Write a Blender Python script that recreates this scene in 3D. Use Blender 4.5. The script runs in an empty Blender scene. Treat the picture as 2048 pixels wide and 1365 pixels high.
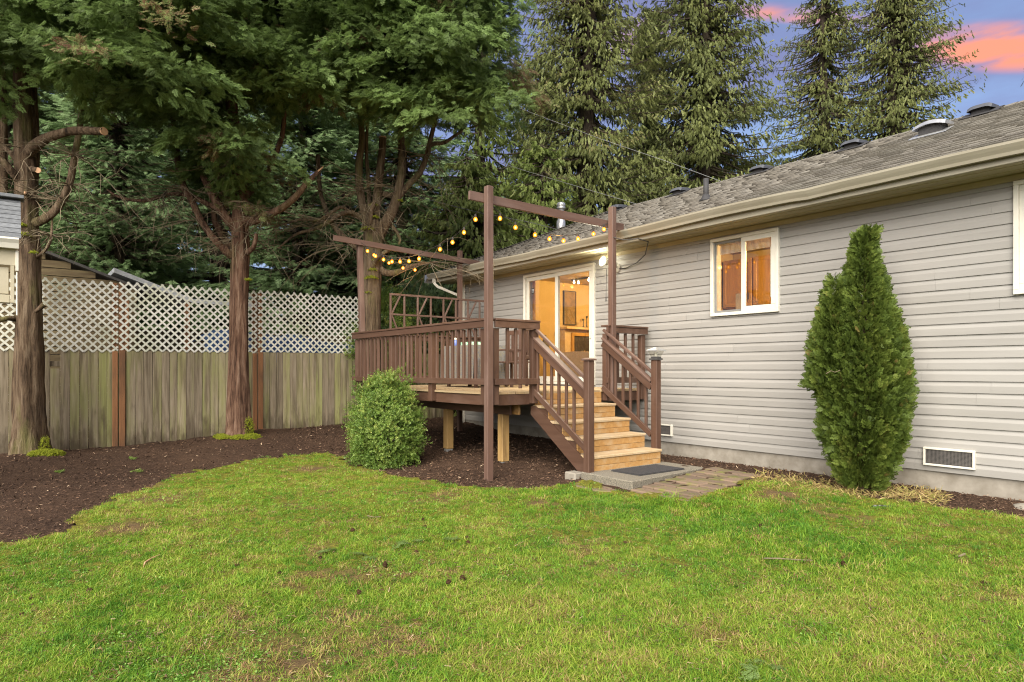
import bpy, bmesh, math, random
import numpy as np
from mathutils import Vector, Matrix

random.seed(11)
rng = np.random.default_rng(11)
SC = bpy.context.scene
COL = SC.collection
PI = math.pi

# ------------------------------------------------------------------ camera, world, sun, exposure
F, HX, HY = 1310.0, 1024.0, 740.0          # focal length and horizon of the photograph (2048 px wide)
CX, CY = 0.6045, 0.7966                    # camera yaw relative to the house wall (X along the wall, Y towards it)
cam = bpy.data.cameras.new('camera')
cam.sensor_width = 36.0
cam.lens = 36.0 * F / 2048.0
cam.shift_y = 57.5 / 2048.0
cam.clip_start = 0.05
cam.clip_end = 600.0
camo = bpy.data.objects.new('camera', cam)
COL.objects.link(camo)
camo.location = (0, 0, 0)
camo.rotation_euler = (PI / 2, 0, math.atan2(CY, CX))
SC.camera = camo

SUN_DIR = Vector((0.46, -0.66, 0.62)).normalized()     # towards the light
sun = bpy.data.lights.new('sun', 'SUN')
sun.energy = 4.6
sun.angle = math.radians(68)
sun.color = (1.0, 0.95, 0.87)
suno = bpy.data.objects.new('sun', sun)
COL.objects.link(suno)
suno.location = (6, -8, 20)
suno.rotation_euler = SUN_DIR.to_track_quat('Z', 'Y').to_euler()

world = bpy.data.worlds.new('World')
SC.world = world
world.use_nodes = True
wn, wl = world.node_tree.nodes, world.node_tree.links
wn.clear()
w_out = wn.new('ShaderNodeOutputWorld')
w_bg = wn.new('ShaderNodeBackground')
w_sky = wn.new('ShaderNodeTexSky')
w_sky.sky_type = 'NISHITA'
w_sky.sun_disc = False
w_sky.sun_elevation = math.asin(SUN_DIR.z)
w_sky.sun_rotation = math.atan2(SUN_DIR.x, SUN_DIR.y)
w_sky.air_density = 1.0
w_sky.dust_density = 0.6
w_sky.ozone_density = 2.0
w_bg.inputs['Strength'].default_value = 0.07
w_tc = wn.new('ShaderNodeTexCoord')
w_map = wn.new('ShaderNodeMapping')
w_map.inputs['Scale'].default_value = (2.2, 2.2, 9.0)
w_map.inputs['Rotation'].default_value = (0.0, 0.22, 0.0)
wl.new(w_tc.outputs['Generated'], w_map.inputs['Vector'])
w_noi = wn.new('ShaderNodeTexNoise')
w_noi.inputs['Scale'].default_value = 1.6
w_noi.inputs['Detail'].default_value = 7.0
w_noi.inputs['Roughness'].default_value = 0.55
wl.new(w_map.outputs['Vector'], w_noi.inputs['Vector'])


def w_math(op, a, b):
    n = wn.new('ShaderNodeMath')
    n.operation = op
    for i, v in enumerate((a, b)):
        if hasattr(v, 'is_output'):
            wl.new(v, n.inputs[i])
        else:
            n.inputs[i].default_value = v
    return n.outputs[0]


def w_ramp(v, stops):
    n = wn.new('ShaderNodeValToRGB')
    e = n.color_ramp.elements
    e[0].position, e[0].color = stops[0][0], (*stops[0][1], 1)
    e[1].position, e[1].color = stops[-1][0], (*stops[-1][1], 1)
    for p, c in stops[1:-1]:
        k = e.new(p)
        k.color = (*c, 1)
    wl.new(v, n.inputs['Fac'])
    return n.outputs['Color']


def w_mix(fac, a, b):
    n = wn.new('ShaderNodeMix')
    n.data_type = 'RGBA'
    wl.new(fac, n.inputs['Factor'])
    for s, v in ((n.inputs[6], a), (n.inputs[7], b)):
        if hasattr(v, 'is_output'):
            wl.new(v, s)
        else:
            s.default_value = (*v, 1)
    return n.outputs[2]


# lavender evening cloud veil, then a few pink cloud banks where the photograph has them
w_veil = w_ramp(w_noi.outputs['Fac'], [(0.34, (0.42,) * 3), (0.60, (0.95,) * 3)])
c1 = w_mix(w_veil, w_sky.outputs['Color'], (1.25, 1.36, 2.6))


def w_bank(d, su, sv, tilt=0.0):
    """soft cloud bank centred on direction d: half sizes su (sideways) and sv (height)"""
    d = Vector(d).normalized()
    right = d.cross(Vector((0, 0, 1))).normalized()
    up = right.cross(d).normalized()
    right, up = right * math.cos(tilt) + up * math.sin(tilt), up * math.cos(tilt) - right * math.sin(tilt)
    outs = []
    for ax, s in ((right, su), (up, sv)):
        vm = wn.new('ShaderNodeVectorMath')
        vm.operation = 'DOT_PRODUCT'
        wl.new(w_tc.outputs['Generated'], vm.inputs[0])
        vm.inputs[1].default_value = tuple(ax / s)
        outs.append(w_math('POWER', w_math('ABSOLUTE', vm.outputs['Value'], 0.0), 2.0))
    fm = wn.new('ShaderNodeVectorMath')
    fm.operation = 'DOT_PRODUCT'
    wl.new(w_tc.outputs['Generated'], fm.inputs[0])
    fm.inputs[1].default_value = tuple(d)
    front = w_math('GREATER_THAN', fm.outputs['Value'], 0.3)
    g = w_math('SUBTRACT', 1.0, w_math('ADD', outs[0], outs[1]))
    return w_math('MULTIPLY', w_math('MAXIMUM', g, 0.0), front)


def pix_dir(px, py):
    a, b = (px - HX) / F, (HY - py) / F
    return (CX * a - CY, CY * a + CX, b)


bank = w_math('MAXIMUM', w_bank(pix_dir(2000, 94), 0.11, 0.030, -0.30),
              w_math('MULTIPLY', w_bank(pix_dir(1600, 30), 0.13, 0.013, -0.28), 0.55))
bank = w_math('MAXIMUM', bank, w_math('MULTIPLY', w_bank(pix_dir(1290, 70), 0.07, 0.03, 0.2), 0.35))
w_n2 = wn.new('ShaderNodeTexNoise')
w_n2.inputs['Scale'].default_value = 5.0
w_n2.inputs['Detail'].default_value = 9.0
wl.new(w_map.outputs['Vector'], w_n2.inputs['Vector'])
wisp = w_ramp(w_n2.outputs['Fac'], [(0.34, (0.1,) * 3), (0.60, (1.0,) * 3)])
bank = w_math('MULTIPLY', w_math('MULTIPLY', bank, 1.35), wisp)
w_bf = w_ramp(bank, [(0.0, (0,) * 3), (0.4, (0.5,) * 3), (1.0, (1,) * 3)])
c2 = w_mix(w_bf, c1, w_ramp(bank, [(0.1, (3.0, 1.7, 2.6)), (0.7, (5.6, 2.0, 1.3))]))
wl.new(c2, w_bg.inputs['Color'])
wl.new(w_bg.outputs['Background'], w_out.inputs['Surface'])

SC.view_settings.view_transform = 'Standard'
SC.view_settings.look = 'None'
SC.view_settings.gamma = 1.0
SC.view_settings.use_curve_mapping = False
SC.view_settings.exposure = 1.55
SC.render.engine = 'CYCLES'
SC.cycles.max_bounces = 8
SC.cycles.transparent_max_bounces = 16
SC.cycles.sample_clamp_indirect = 1.5
SC.cycles.use_adaptive_sampling = False
SC.cycles.use_denoising = True
SC.cycles.denoiser = 'OPENIMAGEDENOISE'
SC.cycles.denoising_input_passes = 'RGB_ALBEDO_NORMAL'
SC.cycles.denoising_prefilter = 'NONE'
SC.cycles.filter_width = 1.1
SC.cycles.sample_clamp_direct = 4.0


# ------------------------------------------------------------------ helpers
def at(px, py, Y):
    """the world point at camera depth Y that photograph pixel (px, py) sees"""
    cx, z = (px - HX) / F * Y, (HY - py) / F * Y
    return Vector((cx * CX - Y * CY, cx * CY + Y * CX, z))


def at_z(px, py, z):
    return at(px, py, -z * F / (py - HY))


def cam_xy(X, Y):
    return X * CX + Y * CY, -X * CY + Y * CX


MW = {}


def _place(o, M, parent):
    COL.objects.link(o)
    MW[o.name] = M
    if parent is not None:
        o.parent = parent
        o.matrix_basis = MW[parent.name].inverted() @ M
    else:
        o.matrix_basis = M


def empty(name, loc, parent=None):
    o = bpy.data.objects.new(name, None)
    o.empty_display_size = 0.2
    _place(o, Matrix.Translation(Vector(loc)), parent)
    return o


def tag(o, label=None, cat=None, group=None, kind=None):
    for k, v in (('label', label), ('category', cat), ('group', group), ('kind', kind)):
        if v:
            o[k] = v
    return o


def thing(name, label, cat, loc, group=None):
    return tag(empty(name, loc), label, cat, group)


class MB:
    """collects shapes in world coordinates; build() links them as ONE mesh object"""

    def __init__(self):
        self.v, self.f = [], []

    def poly(self, pts, faces):
        b = len(self.v)
        self.v += [tuple(p) for p in pts]
        self.f += [tuple(b + i for i in f) for f in faces]
        return self

    def box(self, x0, x1, y0, y1, z0, z1):
        p = [(x, y, z) for z in (z0, z1) for y in (y0, y1) for x in (x0, x1)]
        return self.poly(p, [(0, 2, 3, 1), (4, 5, 7, 6), (0, 1, 5, 4), (2, 6, 7, 3), (0, 4, 6, 2), (1, 3, 7, 5)])

    def bar(self, p, q, w, h, up=(0, 0, 1)):
        p, q = Vector(p), Vector(q)
        d = (q - p).normalized()
        s = d.cross(Vector(up))
        s = s.normalized() if s.length > 1e-5 else Vector((1, 0, 0))
        u = s.cross(d).normalized()
        pts = []
        for c in (p, q):
            for i, j in ((-1, -1), (1, -1), (1, 1), (-1, 1)):
                pts.append(c + s * (i * w / 2) + u * (j * h / 2))
        return self.poly(pts, [(0, 3, 2, 1), (4, 5, 6, 7), (0, 1, 5, 4), (1, 2, 6, 5), (2, 3, 7, 6), (3, 0, 4, 7)])

    def tube(self, pts, rad, n=8, cap=True, wob=0.0, ridges=0.0):
        pts = [Vector(p) for p in pts]
        m = len(pts)
        if not hasattr(rad, '__len__'):
            rad = [rad] * m
        base = len(self.v)
        ref = Vector((0.31, 0.17, 0.93)).normalized()
        d0 = (pts[1] - pts[0]).normalized()
        if abs(d0.dot(ref)) > 0.9:
            ref = Vector((0.93, -0.2, 0.31)).normalized()
        s = d0.cross(ref).normalized()
        for i, p in enumerate(pts):
            d = (pts[min(i + 1, m - 1)] - pts[max(i - 1, 0)]).normalized()
            s = (s - d * s.dot(d)).normalized()
            t = d.cross(s)
            for k in range(n):
                a = 2 * PI * k / n
                r = rad[i] * (1 + (random.uniform(-wob, wob) if wob else 0))
                if ridges:
                    r *= 1 + ridges * math.sin(a * 5 + 0.4 * i) + ridges * 0.6 * math.sin(a * 9 - 0.25 * i)
                self.v.append(tuple(p + s * (r * math.cos(a)) + t * (r * math.sin(a))))
        for i in range(m - 1):
            for k in range(n):
                a, b = base + i * n + k, base + i * n + (k + 1) % n
                self.f.append((a, b, b + n, a + n))
        if cap:
            self.f.append(tuple(base + n - 1 - k for k in range(n)))
            self.f.append(tuple(base + (m - 1) * n + k for k in range(n)))
        return self

    def lathe(self, c, prof, n=12, square=False):
        """profile of (radius, z) turned about the vertical through c"""
        c = Vector(c)
        base = len(self.v)
        if square:
            n = 4
        for r, z in prof:
            for k in range(n):
                a = 2 * PI * k / n + (PI / 4 if square else 0)
                rr = r * (math.sqrt(2) if square else 1)
                self.v.append((c.x + rr * math.cos(a), c.y + rr * math.sin(a), c.z + z))
        for i in range(len(prof) - 1):
            for k in range(n):
                a, b = base + i * n + k, base + i * n + (k + 1) % n
                self.f.append((a, b, b + n, a + n))
        self.f.append(tuple(base + n - 1 - k for k in range(n)))
        self.f.append(tuple(base + (len(prof) - 1) * n + k for k in range(n)))
        return self

    def extrude_x(self, prof, x0, x1):
        """closed profile of (y, z) points pulled from x0 to x1"""
        n = len(prof)
        p = [(x0, y, z) for y, z in prof] + [(x1, y, z) for y, z in prof]
        fs = [(i, (i + 1) % n, n + (i + 1) % n, n + i) for i in range(n)]
        fs += [tuple(range(n - 1, -1, -1)), tuple(range(n, 2 * n))]
        return self.poly(p, fs)

    def build(self, name, mat, parent=None, origin=None, smooth=False, bevel=0.0, kind=None):
        v = np.array(self.v, dtype=float)
        if origin is None:
            origin = Vector(((v[:, 0].min() + v[:, 0].max()) / 2, (v[:, 1].min() + v[:, 1].max()) / 2, v[:, 2].min()))
        origin = Vector(origin)
        v = v - np.array(origin)
        me = bpy.data.meshes.new(name)
        me.from_pydata([tuple(r) for r in v], [], self.f)
        bm = bmesh.new()
        bm.from_mesh(me)
        bmesh.ops.recalc_face_normals(bm, faces=bm.faces)
        if bevel:
            es = [e for e in bm.edges if len(e.link_faces) == 2 and e.calc_face_angle(0) > 0.6]
            bmesh.ops.bevel(bm, geom=es, offset=bevel, segments=1, affect='EDGES', clamp_overlap=True)
        bm.to_mesh(me)
        bm.free()
        if smooth:
            me.polygons.foreach_set('use_smooth', [True] * len(me.polygons))
        me.materials.append(mat)
        o = bpy.data.objects.new(name, me)
        _place(o, Matrix.Translation(origin), parent)
        if kind:
            o['kind'] = kind
        return o


BOXES = {}


def block(name, mat, c, size, parent, rot=None, bevel=0.004):
    """a bevelled timber, sharing its mesh with every other of the same size and material"""
    key = (tuple(round(s, 3) for s in size), mat.name, bevel)
    me = BOXES.get(key)
    if me is None:
        bm = bmesh.new()
        bmesh.ops.create_cube(bm, size=1.0)
        bmesh.ops.scale(bm, vec=size, verts=bm.verts)
        if bevel:
            bmesh.ops.bevel(bm, geom=bm.edges[:], offset=min(bevel, min(size) * 0.3), segments=1, affect='EDGES')
        me = bpy.data.meshes.new(name)
        bm.to_mesh(me)
        bm.free()
        me.materials.append(mat)
        BOXES[key] = me
    o = bpy.data.objects.new(name, me)
    M = Matrix.Translation(Vector(c))
    if rot is not None:
        M = M @ rot
    _place(o, M, parent)
    return o


def blk(name, mat, x0, x1, y0, y1, z0, z1, parent, bevel=0.004):
    return block(name, mat, ((x0 + x1) / 2, (y0 + y1) / 2, (z0 + z1) / 2), (x1 - x0, y1 - y0, z1 - z0), parent, None, bevel)


def beam(name, mat, p, q, w, h, parent, up=(0, 0, 1), bevel=0.004):
    """timber from p to q: w across, h along up; its long axis is its local x"""
    p, q = Vector(p), Vector(q)
    d = (q - p).normalized()
    s = Vector(up).cross(d).normalized()
    u = d.cross(s).normalized()
    R = Matrix((d, s, u)).transposed().to_4x4()
    return block(name, mat, (p + q) / 2, ((q - p).length, w, h), parent, R, bevel)


def np_mesh(name, V, T, mat, parent=None, tint=None, kind=None, origin=(0, 0, 0)):
    V = np.ascontiguousarray(V, dtype=np.float32) - np.array(origin, dtype=np.float32)
    T = np.ascontiguousarray(T, dtype=np.int32)
    me = bpy.data.meshes.new(name)
    me.vertices.add(len(V))
    me.vertices.foreach_set('co', V.ravel())
    me.loops.add(T.size)
    me.loops.foreach_set('vertex_index', T.ravel())
    me.polygons.add(len(T))
    me.polygons.foreach_set('loop_start', np.arange(0, T.size, T.shape[1], dtype=np.int32))
    if tint is not None:
        a = me.attributes.new('tint', 'FLOAT', 'POINT')
        a.data.foreach_set('value', np.ascontiguousarray(tint, dtype=np.float32))
    me.update(calc_edges=True)
    me.materials.append(mat)
    o = bpy.data.objects.new(name, me)
    _place(o, Matrix.Translation(Vector(origin)), parent)
    if kind:
        o['kind'] = kind
    return o


def vnoise(x, y, seed=0):
    """smooth value noise 0..1"""
    def h(i, j):
        n = (i.astype(np.int64) * 374761393 + j.astype(np.int64) * 668265263 + seed * 974634777) & 0x7fffffff
        n = ((n ^ (n >> 13)) * 1274126177) & 0x7fffffff
        return ((n ^ (n >> 16)) & 0xffff) / 65535.0
    x, y = np.asarray(x, float), np.asarray(y, float)
    i, j = np.floor(x), np.floor(y)
    fx, fy = x - i, y - j
    fx, fy = fx * fx * (3 - 2 * fx), fy * fy * (3 - 2 * fy)
    return (h(i, j) * (1 - fx) + h(i + 1, j) * fx) * (1 - fy) + (h(i, j + 1) * (1 - fx) + h(i + 1, j + 1) * fx) * fy


def sstep(a, b, x):
    t = np.clip((np.asarray(x, float) - a) / (b - a), 0, 1)
    return t * t * (3 - 2 * t)


# ------------------------------------------------------------------ materials
def _new(name):
    m = bpy.data.materials.new(name)
    m.use_nodes = True
    nt = m.node_tree
    b = nt.nodes['Principled BSDF']
    return m, nt, nt.nodes, nt.links, b


def _noise(nt, vec, scale, detail=5.0, rough=0.6):
    n = nt.nodes.new('ShaderNodeTexNoise')
    n.inputs['Scale'].default_value = scale
    n.inputs['Detail'].default_value = detail
    n.inputs['Roughness'].default_value = rough
    nt.links.new(vec, n.inputs['Vector'])
    return n.outputs['Fac']


def _ramp(nt, v, stops):
    n = nt.nodes.new('ShaderNodeValToRGB')
    e = n.color_ramp.elements
    e[0].position, e[0].color = stops[0][0], (*stops[0][1], 1)
    e[1].position, e[1].color = stops[-1][0], (*stops[-1][1], 1)
    for p, c in stops[1:-1]:
        k = e.new(p)
        k.color = (*c, 1)
    nt.links.new(v, n.inputs['Fac'])
    return n.outputs['Color']


def _mix(nt, fac, a, b, mode='MIX'):
    n = nt.nodes.new('ShaderNodeMix')
    n.data_type = 'RGBA'
    n.blend_type = mode
    for s, v in ((n.inputs['Factor'], fac), (n.inputs[6], a), (n.inputs[7], b)):
        if hasattr(v, 'is_output'):
            nt.links.new(v, s)
        elif isinstance(v, (int, float)):
            s.default_value = v
        else:
            s.default_value = (*v, 1)
    return n.outputs[2]


def _coords(nt, stretch=(1, 1, 1), kind='Object', rnd=True):
    tc = nt.nodes.new('ShaderNodeTexCoord')
    if kind == 'World':
        g = nt.nodes.new('ShaderNodeNewGeometry')
        src = g.outputs['Position']
    else:
        src = tc.outputs[kind]
    if rnd and kind != 'World':
        oi = nt.nodes.new('ShaderNodeObjectInfo')
        mul = nt.nodes.new('ShaderNodeMath')
        mul.operation = 'MULTIPLY'
        mul.inputs[1].default_value = 53.0
        nt.links.new(oi.outputs['Random'], mul.inputs[0])
        ad = nt.nodes.new('ShaderNodeVectorMath')
        ad.operation = 'ADD'
        nt.links.new(src, ad.inputs[0])
        nt.links.new(mul.outputs[0], ad.inputs[1])
        src = ad.outputs[0]
    mp = nt.nodes.new('ShaderNodeMapping')
    mp.inputs['Scale'].default_value = stretch
    nt.links.new(src, mp.inputs['Vector'])
    return mp.outputs['Vector']


def _objvar(nt, col, amt):
    oi = nt.nodes.new('ShaderNodeObjectInfo')
    mr = nt.nodes.new('ShaderNodeMapRange')
    mr.inputs['To Min'].default_value = 1 - amt
    mr.inputs['To Max'].default_value = 1 + amt
    nt.links.new(oi.outputs['Random'], mr.inputs['Value'])
    hs = nt.nodes.new('ShaderNodeHueSaturation')
    nt.links.new(mr.outputs[0], hs.inputs['Value'])
    nt.links.new(col, hs.inputs['Color'])
    return hs.outputs['Color']


def _bump(nt, bsdf, h, strength, dist):
    b = nt.nodes.new('ShaderNodeBump')
    b.inputs['Strength'].default_value = strength
    b.inputs['Distance'].default_value = dist
    nt.links.new(h, b.inputs['Height'])
    nt.links.new(b.outputs['Normal'], bsdf.inputs['Normal'])


def mat(name, c1, c2=None, stretch=(1, 1, 1), scale=6.0, rough=0.7, bump=0.0, bdist=0.01, var=0.08, metal=0.0, spec=0.35, kind='Object', lo=0.35, hi=0.65, detail=6.0):
    m, nt, N, L, b = _new(name)
    b.inputs['Roughness'].default_value = rough
    b.inputs['Metallic'].default_value = metal
    b.inputs['Specular IOR Level'].default_value = spec
    c2 = c2 or tuple(min(1, k * 0.8) for k in c1)
    v = _coords(nt, stretch, kind)
    n = _noise(nt, v, scale, detail)
    col = _ramp(nt, n, [(lo, c1), (hi, c2)])
    if var:
        col = _objvar(nt, col, var)
    L.new(col, b.inputs['Base Color'])
    if bump:
        _bump(nt, b, n, bump, bdist)
    return m


def wood(name, c1, c2, axis, knots=0.0, rough=0.65, var=0.12, bump=0.25, wear=None, spec=0.3):
    """timber whose grain runs along local axis 0, 1 or 2"""
    m, nt, N, L, b = _new(name)
    b.inputs['Roughness'].default_value = rough
    b.inputs['Specular IOR Level'].default_value = spec
    st = [26.0, 26.0, 26.0]
    st[axis] = 1.3
    v = _coords(nt, st)
    n = _noise(nt, v, 1.0, 6.0, 0.65)
    col = _ramp(nt, n, [(0.3, c1), (0.7, c2)])
    st2 = [5.0, 5.0, 5.0]
    st2[axis] = 1.2
    v2 = _coords(nt, st2)
    n2 = _noise(nt, v2, 1.0, 4.0)
    dark = tuple(k * 0.6 for k in c2)
    f = _ramp(nt, n2, [(0.48, (0, 0, 0)), (0.75, (0.85,) * 3)])
    col = _mix(nt, f, col, wear or dark)
    if knots:
        vo = N.new('ShaderNodeTexVoronoi')
        st3 = [9.0, 9.0, 9.0]
        st3[axis] = 3.5
        L.new(_coords(nt, st3), vo.inputs['Vector'])
        kf = _ramp(nt, vo.outputs['Distance'], [(0.05, (knots,) * 3), (0.16, (0, 0, 0))])
        col = _mix(nt, kf, col, tuple(k * 0.3 for k in c2))
    col = _objvar(nt, col, var)
    L.new(col, b.inputs['Base Color'])
    _bump(nt, b, n, bump, 0.004)
    return m


def leafmat(name, stops, trans=0.3, rough=0.55):
    m, nt, N, L, b = _new(name)
    a = N.new('ShaderNodeAttribute')
    a.attribute_name = 'tint'
    a2 = N.new('ShaderNodeAttribute')
    a2.attribute_type = 'INSTANCER'
    a2.attribute_name = 'itint'
    sm = N.new('ShaderNodeMath')
    sm.use_clamp = True
    L.new(a.outputs['Fac'], sm.inputs[0])
    L.new(a2.outputs['Fac'], sm.inputs[1])
    col = _ramp(nt, sm.outputs[0], stops)
    L.new(col, b.inputs['Base Color'])
    b.inputs['Roughness'].default_value = rough
    b.inputs['Specular IOR Level'].default_value = 0.25
    t = N.new('ShaderNodeBsdfTranslucent')
    L.new(col, t.inputs['Color'])
    mx = N.new('ShaderNodeMixShader')
    mx.inputs[0].default_value = trans
    L.new(b.outputs[0], mx.inputs[1])
    L.new(t.outputs[0], mx.inputs[2])
    L.new(mx.outputs[0], N['Material Output'].inputs['Surface'])
    return m


def emit(name, col, s):
    m, nt, N, L, b = _new(name)
    e = N.new('ShaderNodeEmission')
    e.inputs['Color'].default_value = (*col, 1)
    e.inputs['Strength'].default_value = s
    L.new(e.outputs[0], N['Material Output'].inputs['Surface'])
    return m


def glassmat(name, tint=(0.96, 0.97, 0.96)):
    m, nt, N, L, b = _new(name)
    tr = N.new('ShaderNodeBsdfTransparent')
    tr.inputs['Color'].default_value = (*tint, 1)
    gl = N.new('ShaderNodeBsdfGlossy')
    gl.inputs['Roughness'].default_value = 0.02
    lw = N.new('ShaderNodeLayerWeight')
    lw.inputs['Blend'].default_value = 0.5
    pw = N.new('ShaderNodeMath')
    pw.operation = 'POWER'
    pw.inputs[1].default_value = 4.0
    L.new(lw.outputs['Facing'], pw.inputs[0])
    fr = N.new('ShaderNodeMath')
    fr.operation = 'MULTIPLY_ADD'
    fr.inputs[1].default_value = 0.8
    fr.inputs[2].default_value = 0.045
    L.new(pw.outputs[0], fr.inputs[0])
    mx = N.new('ShaderNodeMixShader')
    L.new(fr.outputs[0], mx.inputs[0])
    L.new(tr.outputs[0], mx.inputs[1])
    L.new(gl.outputs[0], mx.inputs[2])
    L.new(mx.outputs[0], N['Material Output'].inputs['Surface'])
    return m


M_brown = wood('brown_stain', (0.074, 0.038, 0.023), (0.054, 0.0265, 0.0155), 2, var=0.09, rough=0.55, wear=(0.10, 0.058, 0.040))
M_brownx = wood('brown_stain_long', (0.074, 0.038, 0.023), (0.054, 0.0265, 0.0155), 0, var=0.09, rough=0.55, wear=(0.10, 0.058, 0.040))
M_brownpale = wood('brown_stain_faded', (0.098, 0.056, 0.039), (0.070, 0.038, 0.026), 2, var=0.05, rough=0.6, wear=(0.135, 0.088, 0.068))
M_brownpalex = wood('brown_stain_faded_long', (0.098, 0.056, 0.039), (0.070, 0.038, 0.026), 0, var=0.05, rough=0.6, wear=(0.135, 0.088, 0.068))
M_deckx = wood('deck_board_wood', (0.34, 0.248, 0.137), (0.266, 0.181, 0.0925), 0, knots=0.5, var=0.1, wear=(0.244, 0.192, 0.118))
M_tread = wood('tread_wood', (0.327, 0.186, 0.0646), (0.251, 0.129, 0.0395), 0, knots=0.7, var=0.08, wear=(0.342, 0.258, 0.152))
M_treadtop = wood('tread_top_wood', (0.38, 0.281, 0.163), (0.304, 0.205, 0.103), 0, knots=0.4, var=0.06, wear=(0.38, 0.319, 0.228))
M_natpost = wood('post_wood', (0.342, 0.22, 0.0798), (0.228, 0.129, 0.0456), 2, knots=0.5, var=0.08)
M_cedar = wood('cedar_post_wood', (0.24, 0.112, 0.044), (0.16, 0.068, 0.028), 2, knots=0.9, var=0.12, wear=(0.056, 0.036, 0.02))
M_white = mat('white_vinyl', (0.53, 0.50, 0.42), (0.47, 0.44, 0.36), scale=3, rough=0.4, var=0.0)
M_trimtan = mat('gutter_enamel', (0.255, 0.23, 0.172), (0.21, 0.187, 0.135), stretch=(0.6, 4, 4), scale=2.5, rough=0.45, var=0.03)
M_soffit = mat('soffit_paint', (0.344, 0.3, 0.184), (0.296, 0.252, 0.152), stretch=(0.5, 5, 5), scale=3, rough=0.6, var=0.04)
M_conc = mat('concrete', (0.23, 0.205, 0.165), (0.145, 0.125, 0.095), scale=5, rough=0.9, bump=0.3, bdist=0.01, var=0.0, detail=10)
M_iron = mat('dark_metal', (0.03, 0.028, 0.027), (0.05, 0.046, 0.042), scale=20, rough=0.5, var=0.0)
M_galv = mat('galvanized_metal', (0.52, 0.52, 0.50), (0.38, 0.38, 0.37), scale=14, rough=0.35, metal=0.7, var=0.0)
M_black = mat('black_rubber', (0.022, 0.021, 0.021), (0.034, 0.032, 0.031), scale=40, rough=0.75, var=0.0)
M_wire = mat('cable_jacket', (0.03, 0.025, 0.02), rough=0.6, var=0.0)
M_wiregrey = mat('overhead_cable_jacket', (0.17, 0.17, 0.16), rough=0.6, var=0.0)
M_glass = glassmat('window_glass')
M_lampglass = glassmat('lamp_glass', (0.85, 0.85, 0.82))


def siding_material():
    m, nt, N, L, b = _new('vinyl_siding')
    b.inputs['Roughness'].default_value = 0.5
    b.inputs['Specular IOR Level'].default_value = 0.35
    n = _noise(nt, _coords(nt, (0.4, 3, 3), 'World'), 1.4, 6.0)
    col = _ramp(nt, n, [(0.3, (0.252, 0.237, 0.212)), (0.7, (0.208, 0.195, 0.171))])
    n2 = _noise(nt, _coords(nt, (1.5, 1.5, 40), 'World'), 1.0, 5.0)
    col = _mix(nt, _ramp(nt, n2, [(0.5, (0, 0, 0)), (0.85, (0.2,) * 3)]), col, (0.19, 0.172, 0.14))
    col = _objvar(nt, col, 0.035)
    L.new(col, b.inputs['Base Color'])
    _bump(nt, b, _noise(nt, _coords(nt, (3, 60, 60), 'World'), 1.0, 3.0), 0.03, 0.002)
    return m


M_siding = siding_material()


def shingle_material(name, g):
    m, nt, N, L, b = _new(name)
    b.inputs['Roughness'].default_value = 0.95
    b.inputs['Specular IOR Level'].default_value = 0.15
    n = _noise(nt, _coords(nt, (1, 1, 1), 'World'), 60.0, 4.0)
    col = _ramp(nt, n, [(0.3, (0.15 * g, 0.13 * g, 0.10 * g)), (0.5, (0.24 * g, 0.215 * g, 0.175 * g)), (0.7, (0.34 * g, 0.31 * g, 0.255 * g))])
    n2 = _noise(nt, _coords(nt, (1, 1, 1), 'World'), 1.5, 3.0)
    col = _mix(nt, _ramp(nt, n2, [(0.35, (0, 0, 0)), (0.7, (0.25,) * 3)]), col, (0.21 * g, 0.205 * g, 0.15 * g))
    col = _objvar(nt, col, 0.16)
    L.new(col, b.inputs['Base Color'])
    _bump(nt, b, n, 0.5, 0.004)
    return m


M_shingle = shingle_material('asphalt_shingle', 0.48)
M_shingledark = shingle_material('asphalt_shingle_dark_blend', 0.435)


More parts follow.
